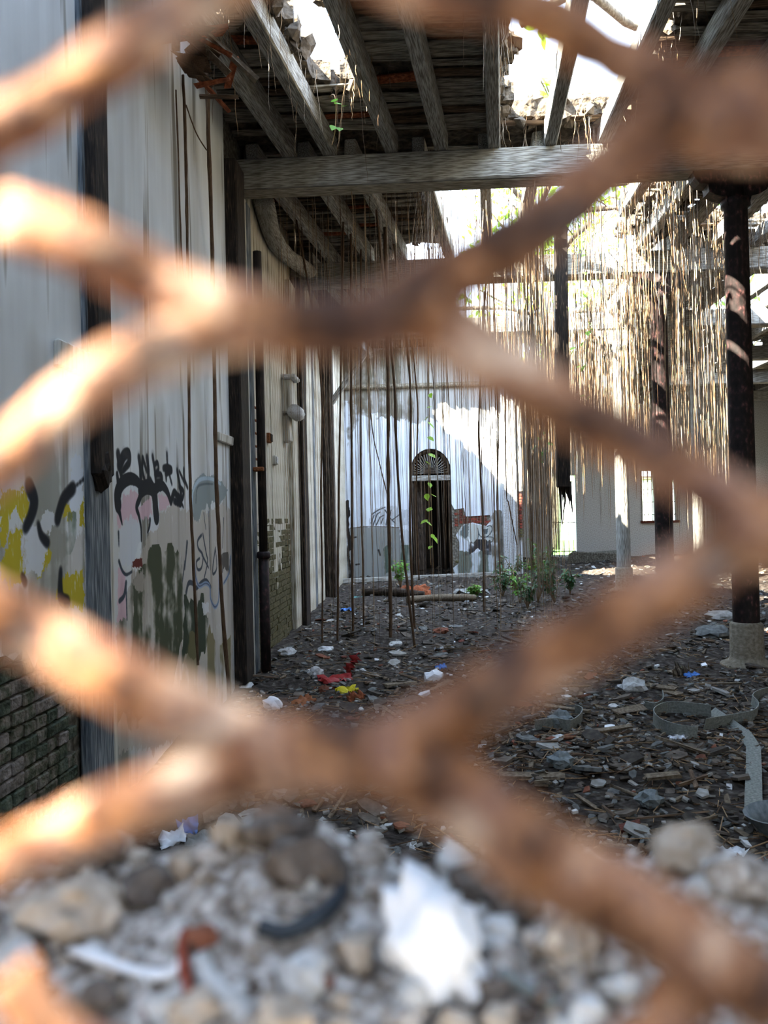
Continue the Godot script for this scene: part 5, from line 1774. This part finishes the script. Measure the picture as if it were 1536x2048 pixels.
func build_trees() -> void:
	var leaf := leaf_shape(1.4)
	# crowns beyond the yard, seen through the holes
	var spots := [[5.5, 29.5, 4.6, 8.5, "leaf_lime", "bright yellow-green tree beyond the far wall, behind the root curtain"], [10.5, 31.0, 4.5, 9.0, "leaf_green", "fuller green tree beyond the right aisle"], [5.2, 34.0, 3.6, 13.5, "leaf_lime", "tall thin-leaved tree whose top shows above the second bay"]]
	for s in spots:
		var t := thing("yard_tree", s[5], "tree", Vector3(s[0], 0.05, -s[1]))
		part("trunk", tube(curve([Vector3(0, -0.1, 0), Vector3(0.2, s[3] * 0.35, 0), Vector3(0, s[3] * 0.7, 0.2)], 4), 0.25, 9, 1.0, 0.06), M.bark, t)
		for k in 9:
			var a := TAU * k / 9.0
			var tip := Vector3(cos(a) * s[2] * 0.8, s[3] + rng.randf_range(-2.0, 2.0), sin(a) * s[2] * 0.8)
			part("branch", tube(curve([Vector3(0.05, s[3] * rng.randf_range(0.4, 0.65), 0.1), tip * Vector3(0.4, 0.85, 0.4), tip], 4), [0.1, 0.09, 0.08, 0.07, 0.06, 0.05, 0.04, 0.03, 0.02], 6), M.bark, t)
		var places := []
		for k in 1700:
			var v: Vector3 = Vector3(rng.randfn(), rng.randfn(), rng.randfn()).normalized() * pow(rng.randf(), 0.4) * s[2]
			if lumps.get_noise_3dv(v * 0.22 + Vector3.ONE * s[0]) < -0.05:
				continue
			places.append(turned(Vector3(v.x, s[3] + v.y * 0.9, v.z), spin(1.2), Vector3.ONE * rng.randf_range(0.12, 0.26)))
		scatter("foliage", leaf, M[s[4]], places, t)
	# bare boughs of the strangler fig lying over the holes
	for b in BOUGHS:
		var pts := []
		for p in b:
			pts.append(Vector3(p[0], p[1], p[2]))
		var o := thing("fig_bough", "crooked bare fig bough lying over the broken roof", "bough", pts[0], "fig boughs over the roof holes")
		var own := []
		for p in pts:
			own.append(p - pts[0])
		own = curve(own, 5)
		part("bough", tube(own, 0.035, 7, 1.0, 0.15), M.bark, o)
		var places := []
		for k in 7:
			var at: Vector3 = own[rng.randi_range(1, own.size() - 2)]
			var tip := at + Vector3(rng.randf_range(-0.6, 0.6), rng.randf_range(-0.15, 0.5), rng.randf_range(-0.6, 0.6))
			part("twig", tube(curve([at, (at + tip) / 2 + Vector3(0, 0.08, 0), tip], 4), 0.009, 5, 1.0, 0.1), M.bark, o)
			for q in 7:
				places.append(turned(at.lerp(tip, rng.randf_range(0.4, 1.0)) + Vector3(0, 0.02, 0), spin(1.0), Vector3.ONE * rng.randf_range(0.06, 0.1)))
		scatter("foliage", leaf, M.leaf_lime, places, o)


# ------------------------------------------------------------------ things on the floor
func build_floor_things() -> void:
	var V := Vector3.UP
	# canvas strap on the right: a flat run, a fold, a standing loop
	var s0 := on_ground(1490, 1480)
	for q in [[1508, 1620], [1508, 1540], [1490, 1480], [1440, 1445], [1350, 1450], [1310, 1450], [1390, 1480], [1480, 1450], [1515, 1420], [1110, 1458], [1150, 1445], [1310, 1415], [1530, 1680]]:
		clear_of.append([on_ground(q[0], q[1]), 0.24])
	var st := thing("canvas_strap", "grey canvas strap coiled in a standing loop near the iron column", "strap", s0)
	var run := []
	var ac := []
	for q in [[1508, 1645], [1507, 1600], [1508, 1550], [1507, 1500], [1492, 1478], [1470, 1462], [1440, 1440], [1422, 1428]]:
		run.append(on_ground(q[0], q[1]) - s0 + V * 0.02)
		ac.append(Vector3(1, 0.05, 0.1) if q[1] > 1490 else Vector3(0.5, 0.35, 0.6))
	part("flat_run", strap(run, ac, 0.085, 0.006), M.canvas, st)
	run = []
	ac = []
	for q in [[1422, 1436], [1380, 1430], [1335, 1428], [1308, 1442], [1318, 1462], [1352, 1476], [1395, 1482]]:
		run.append(on_ground(q[0], q[1]) - s0 + V * 0.05)
		ac.append(Vector3(0, 1, 0.1))
	part("loop", strap(curve(run, 4), repeat(Vector3(0, 1, 0.15), (run.size() - 1) * 4 + 1), 0.09, 0.006), M.canvas, st)
	run = []
	for q in [[1410, 1462], [1465, 1452], [1505, 1444], [1516, 1428], [1504, 1412], [1520, 1400], [1560, 1390]]:
		run.append(on_ground(q[0], q[1]) - s0 + V * 0.045)
	part("far_bend", strap(curve(run, 4), repeat(Vector3(0.1, 1, 0.2), (run.size() - 1) * 4 + 1), 0.085, 0.006), M.canvas, st)
	var s1 := on_ground(1150, 1450)
	var s2 := thing("canvas_offcut", "short crumpled canvas strap in front of the fallen tiles", "strap", s1)
	run = []
	for q in [[1070, 1462], [1110, 1458], [1140, 1462], [1160, 1450], [1164, 1436], [1150, 1430]]:
		run.append(on_ground(q[0], q[1]) - s1 + V * 0.04)
	part("band", strap(curve(run, 4), repeat(Vector3(0, 1, 0.3), (run.size() - 1) * 4 + 1), 0.08, 0.006), M.canvas, s2)
	s1 = on_ground(1305, 1410)
	run = []
	for q in [[1290, 1418], [1310, 1422], [1326, 1412], [1325, 1396]]:
		run.append(on_ground(q[0], q[1]) + V * 0.035)
	single("canvas_curl", strap(curve(run, 4), repeat(Vector3(0, 1, 0.3), 13), 0.06, 0.006), M.canvas, Transform3D.IDENTITY, "little curl of canvas behind the strap loop", "strap")
	# green basin cut by the frame
	var b := on_ground(1530, 1672)
	single("green_basin", lathe([Vector2(0.0, 0.01), Vector2(0.1, 0.0), Vector2(0.15, 0.09), Vector2(0.16, 0.09), Vector2(0.145, 0.06)], 18), M.stone_blue, turned(b + V * 0.02 + Vector3(0.08, 0, 0), Vector3(0, 0, 0.1)), "blue-green basin at the near end of the canvas strap", "basin")
	# stones and lumps
	for k in [
		[1268, 1388, 0.2, 0.16, M.chalk, "smooth white boulder beside the standing canvas loop", "white_boulder", "stone"],
		[1300, 1612, 0.13, 0.1, M.stone_blue, "blue-grey angular stone alone on the bare dirt", "grey_stone", "stone"],
		[1122, 1532, 0.15, 0.1, M.stone_blue, "flat blue-grey block on the edge of the bare dirt", "grey_block", "block"],
		[1122, 1455, 0.17, 0.14, M.stone_blue, "upright grey slab leaning on the crumpled canvas strap", "grey_slab", "slab"],
		[915, 1487, 0.14, 0.1, M.terracotta, "red brick half lying beyond the grille", "brick_half", "brick"],
		[575, 1312, 0.21, 0.11, M.chalk, "white plaster lump beside the mossy brick foot", "plaster_lump", "lump"],
		[490, 1380, 0.19, 0.08, M.chalk, "flat white plaster lump at the foot of the drainpipe", "plaster_lump", "lump"],
		[632, 1354, 0.15, 0.12, M.chalk, "white plaster block beside the red plastic sheet", "plaster_block", "lump"],
		[662, 1248, 0.16, 0.08, M.chalk, "white plaster slab near the black post", "plaster_slab", "slab"],
		[866, 1360, 0.17, 0.1, M.white_plastic, "crumpled white plastic bag on the debris", "plastic_bag", "bag"],
		[650, 1304, 0.17, 0.09, M.white_plastic, "white plastic bottle scrap on the debris", "bottle_scrap", "scrap"],
		[792, 1292, 0.17, 0.07, M.chalk, "pale plaster flake under the thick roots", "plaster_flake", "flake"],
		[882, 1266, 0.19, 0.08, M.terracotta, "orange roof tile piece on the debris", "tile_piece", "tile"],
		[545, 1415, 0.16, 0.1, M.white_plastic, "grey-white crumpled bag at the near end of the debris", "plastic_bag", "bag"],
		[845, 1224, 0.16, 0.07, M.chalk, "white flake near the fallen log", "plaster_flake", "flake"],
		[798, 1236, 0.1, 0.08, M.chalk, "small round white pebble near the fallen log", "white_pebble", "pebble"],
		[1440, 1240, 0.4, 0.14, M.slate_d, "broad pale slab in the sun patch beyond the iron column", "pale_slab", "slab"],
		[1425, 1275, 0.42, 0.16, M.slate_a, "grey slab in front of the sun patch", "grey_slab", "slab"],
		[1130, 1400 - 40, 0.14, 0.06, M.slate_d, "pale slate flake standing on edge", "slate_flake", "flake"],
	]:
		var p := on_ground(k[0], k[1])
		clear_of.append([p, k[2] * 0.6 + 0.08])
		single(k[6], rock(int(k[0]) + 3, 0.3, 2, Vector3(1.0, k[3] / k[2], 0.75)), k[4], turned(p + V * k[3] * 0.32, Vector3(0.1, rng.randf_range(-0.6, 0.6), rng.randf_range(-0.1, 0.1)), Vector3.ONE * k[2]), k[5], k[7])
	# plastic and paper
	for k in [
		[672, 1362, 0.3, 0.2, 0.03, M.red_plastic, Vector3(0.1, 0.2, 0.0), "flat dark red plastic sheet on the debris", "red_sheet"],
		[705, 1346, 0.2, 0.16, 0.05, M.red_plastic, Vector3(0.2, 0.1, 1.0), "dark red plastic flap standing up from the debris", "red_flap"],
		[655, 1385, 0.16, 0.1, 0.03, M.terracotta, Vector3(0.5, 0.3, 0.0), "brown-red plastic piece before the red sheet", "brown_scrap"],
		[695, 1384, 0.17, 0.11, 0.03, M.yellow_plastic, Vector3(0.2, 0.4, 0.05), "bright yellow plastic scrap on the debris", "yellow_scrap"],
		[608, 1407, 0.17, 0.12, 0.03, M.leaf_dry, Vector3(0.3, 0.9, 0.2), "olive brown cardboard scrap at the near debris", "card_scrap"],
		[712, 1398, 0.14, 0.12, 0.04, M.tile_orange, Vector3(0.4, 0.2, 0.3), "orange cardboard scrap below the yellow one", "orange_scrap"],
		[375, 1672, 0.1, 0.13, 0.03, M.blue_plastic, Vector3(0.9, 0.3, 0.2), "blue plastic scrap seen just over the sill rubble", "blue_scrap"],
		[345, 1685, 0.13, 0.1, 0.03, M.white_plastic, Vector3(0.3, 0.6, 0.2), "white paper scrap beside the blue plastic", "paper_scrap"],
		[400, 1685, 0.14, 0.08, 0.03, M.slate_d, Vector3(0.3, 0.2, 0.2), "grey paper scrap beside the blue plastic", "paper_scrap"],
		[1458, 1714, 0.14, 0.06, 0.02, M.white_plastic, Vector3(0.1, 0.2, 0.0), "white paper strip on the near dirt", "paper_strip"],
		[692, 1222, 0.16, 0.1, 0.03, M.blue_plastic, Vector3(0.1, 0.2, 0.0), "small blue plastic scrap by the black post", "blue_scrap"],
		[716, 1202, 0.25, 0.18, 0.05, M.teal_plastic, Vector3(0.1, 0.2, 0.0), "teal plastic scrap before the back wall plank", "teal_scrap"],
		[765, 1186, 0.7, 0.3, 0.06, M.white_plastic, Vector3(0.1, 0.1, 0.0), "white plastic sheet before the back wall plank", "white_sheet"],
		[940, 1186, 0.6, 0.25, 0.06, M.slate_d, Vector3(0.1, 0.1, 0.0), "grey-white sheet lying before the arched door", "grey_sheet"],
		[1362, 1352, 0.16, 0.1, 0.09, M.splinter, Vector3(0.0, 0.8, 0.5), "curled tan plastic strip near the iron column", "tan_curl"],
		[1384, 1354, 0.13, 0.09, 0.02, M.blue_plastic, Vector3(0.1, 0.3, 0.1), "blue plastic scrap near the iron column", "blue_scrap"],
		[882, 1338, 0.1, 0.07, 0.02, M.blue_plastic, Vector3(0.1, 0.3, 0.1), "tiny dark blue scrap among the splinters", "blue_scrap"],
		[1356, 1482, 0.1, 0.07, 0.02, M.white_plastic, Vector3(0.1, 0.3, 0.1), "white paper scrap in front of the canvas loop", "paper_scrap"],
	]:
		var p := on_ground(k[0], k[1])
		clear_of.append([p, k[2] * 0.6 + 0.08])
		single(k[8], sheet(k[2], k[3], k[4] * 2.0, int(k[0])), k[5], turned(p + V * (0.02 + (0.06 if k[6].z > 0.9 else 0.0)), k[6]), k[7], "scrap")
	# timber, log and pipe before the back wall
	var a := on_ground(725, 1192)
	var c := on_ground(848, 1198)
	single("fallen_log", tube(curve([a + V * 0.06, (a + c) / 2 + V * 0.1, c + V * 0.06], 5), 0.07, 8, 0.8, 0.12), M.dark_wood_x, Transform3D.IDENTITY, "dark fallen log before the back wall plank", "log")
	a = on_ground(815, 1206)
	c = on_ground(950, 1202)
	single("ribbed_pipe", tube(curve([a + V * 0.05, (a + c) / 2 + V * 0.07, c + V * 0.05], 6), 0.06, 9, 1.0, 0.06), M.splinter, Transform3D.IDENTITY, "ribbed tan pipe lying beside the fallen log", "pipe")
	var p := on_ground(832, 1194)
	single("rust_sheet", sheet(0.5, 0.35, 0.1, 91, 0.006), M.tile_orange, turned(p + V * 0.1, Vector3(0.5, 0.2, 0)), "rusty orange sheet leaning on the fallen log", "sheet metal")
	# long boards in the debris
	var g := "loose boards in the debris"
	for k in [[1090, 1418, 1180, 1430], [1290, 1368, 1350, 1390], [1150, 1470, 1260, 1462], [1330, 1385, 1360, 1395], [960, 1345, 990, 1332], [770, 1380, 830, 1365], [860, 1385, 900, 1368], [1230, 1430, 1290, 1420], [1000, 1560, 1130, 1556], [1210, 1700, 1290, 1715], [1290, 1556, 1360, 1562]]:
		a = on_ground(k[0], k[1])
		c = on_ground(k[2], k[3])
		var l := a.distance_to(c)
		single("loose_board", box(Vector3(l, 0.018, rng.randf_range(0.04, 0.08)), 0.008), M.splinter, turned((a + c) / 2 + V * 0.02, Vector3(rng.randf_range(-0.2, 0.2), atan2(-(c.z - a.z), c.x - a.x), rng.randf_range(-0.03, 0.06))), "weathered loose board lying on the tile debris", "board", g)

func repeat(v: Vector3, n: int) -> Array:
	var out := []
	for k in n:
		out.append(v)
	return out

func floor_spot(small := false) -> Vector3:
	# more of them where the photograph has them: the middle, fewer on the bare near dirt
	for k in 80:
		var px := rng.randf_range(430, 1560)
		var py := rng.randf_range(1195, 1730)
		if py > 1540 and rng.randf() < 0.72:
			continue
		var p := on_ground(px, py)
		var free := p.x > -1.6 and p.x < 8.0
		for c in clear_of:
			free = free and (c[0].distance_to(p) > c[1] or small)
		if free:
			return p
	return on_ground(1000, 1400)

func build_floor_debris() -> void:
	var kinds := [
		["slate_shard", [M.slate_a, M.slate_b, M.slate_c, M.slate_c, M.slate_b, M.slate_d], 280, 0.018, 0.05, 0.17, ["grey slate shard lying in the floor debris", "brown-grey slate shard lying in the floor debris", "dark slate shard lying in the floor debris", "dark slate shard lying in the floor debris", "brown-grey slate shard lying in the floor debris", "pale slate shard lying in the floor debris"], "shard"],
		["tile_shard", [M.terracotta, M.brick_dark], 32, 0.03, 0.06, 0.14, ["red tile shard lying in the floor debris", "dark red tile shard lying in the floor debris"], "shard"],
		["plaster_chip", [M.chalk, M.white_plastic], 50, 0.02, 0.025, 0.08, ["small white plaster chip on the floor debris", "small white plastic chip on the floor debris"], "chip"],
	]
	for k in kinds:
		var shapes := []
		for n in 9:
			shapes.append(shard(0.16 if k[0] != "plaster_chip" else 0.4, rng.randf_range(1.0, 1.8), 0.08))
		for n in k[2]:
			var p := floor_spot()
			var s := rng.randf_range(k[4], k[5])
			var i: int = rng.randi() % k[1].size()
			single(k[0], shapes[n % 9], k[1][i], turned(p + Vector3(0, 0.012 + s * 0.05, 0), spin(0.3), Vector3(s, s * 0.8, s)), k[6][i], k[7], k[6][i].replace("lying", "lies").replace("shard", "shards"))
	for n in 90:
		var p := floor_spot()
		var l := rng.randf_range(0.12, 0.4)
		single("wood_splinter", box(Vector3(l, 0.012, rng.randf_range(0.012, 0.03)), 0.005), [M.splinter, M.board_brown][n % 2], turned(p + Vector3(0, 0.02, 0), Vector3(rng.randf_range(-0.2, 0.2), rng.randf() * TAU, rng.randf_range(-0.12, 0.12))), ["pale wood splinter in the floor debris", "dark wood splinter in the floor debris"][n % 2], "splinter", ["pale splinters on the floor", "dark splinters on the floor"][n % 2])
	# what is too small and too many to count
	var litter := Node3D.new()
	litter.name = "floor_litter"
	add_child(litter)
	tag(litter, "small grey and brown litter of tile, mortar and twigs all over the dirt floor", "litter")
	litter.set_meta("kind", "stuff")
	for v in 8:
		var places := []
		for n in 1500:
			var p := floor_spot(true)
			if n % 4 == 0:
				var x := rng.randf_range(-1.6, 8.0)
				var d := rng.randf_range(6.0, 25.0)
				p = Vector3(x, gh(x, d), -d)
			var s := rng.randf_range(0.015, 0.06) * (1.0 + clampf((-p.z - 9.0) * 0.12, 0.0, 1.4))
			places.append(turned(p + Vector3(0, 0.008, 0), spin(0.45), Vector3.ONE * s))
		scatter("crumbs", shard(0.25, rng.randf_range(1.0, 2.2), 0.1), [M.slate_a, M.slate_b, M.slate_c, M.slate_d, M.terracotta, M.splinter, M.slate_c, M.chalk][v], places.slice(0, 220 if v in [4, 7] else 1500), litter)
	for v in 2:
		var places := []
		for n in 900:
			var p := floor_spot(true)
			places.append(turned(p + Vector3(0, 0.015, 0), Vector3(rng.randf_range(-0.2, 0.2), rng.randf() * TAU, rng.randf_range(-0.25, 0.25)), Vector3(rng.randf_range(0.05, 0.2), 0.004, 0.004)))
		scatter("twigs", box(Vector3.ONE), [M.root_dark, M.root_brown][v], places, litter)
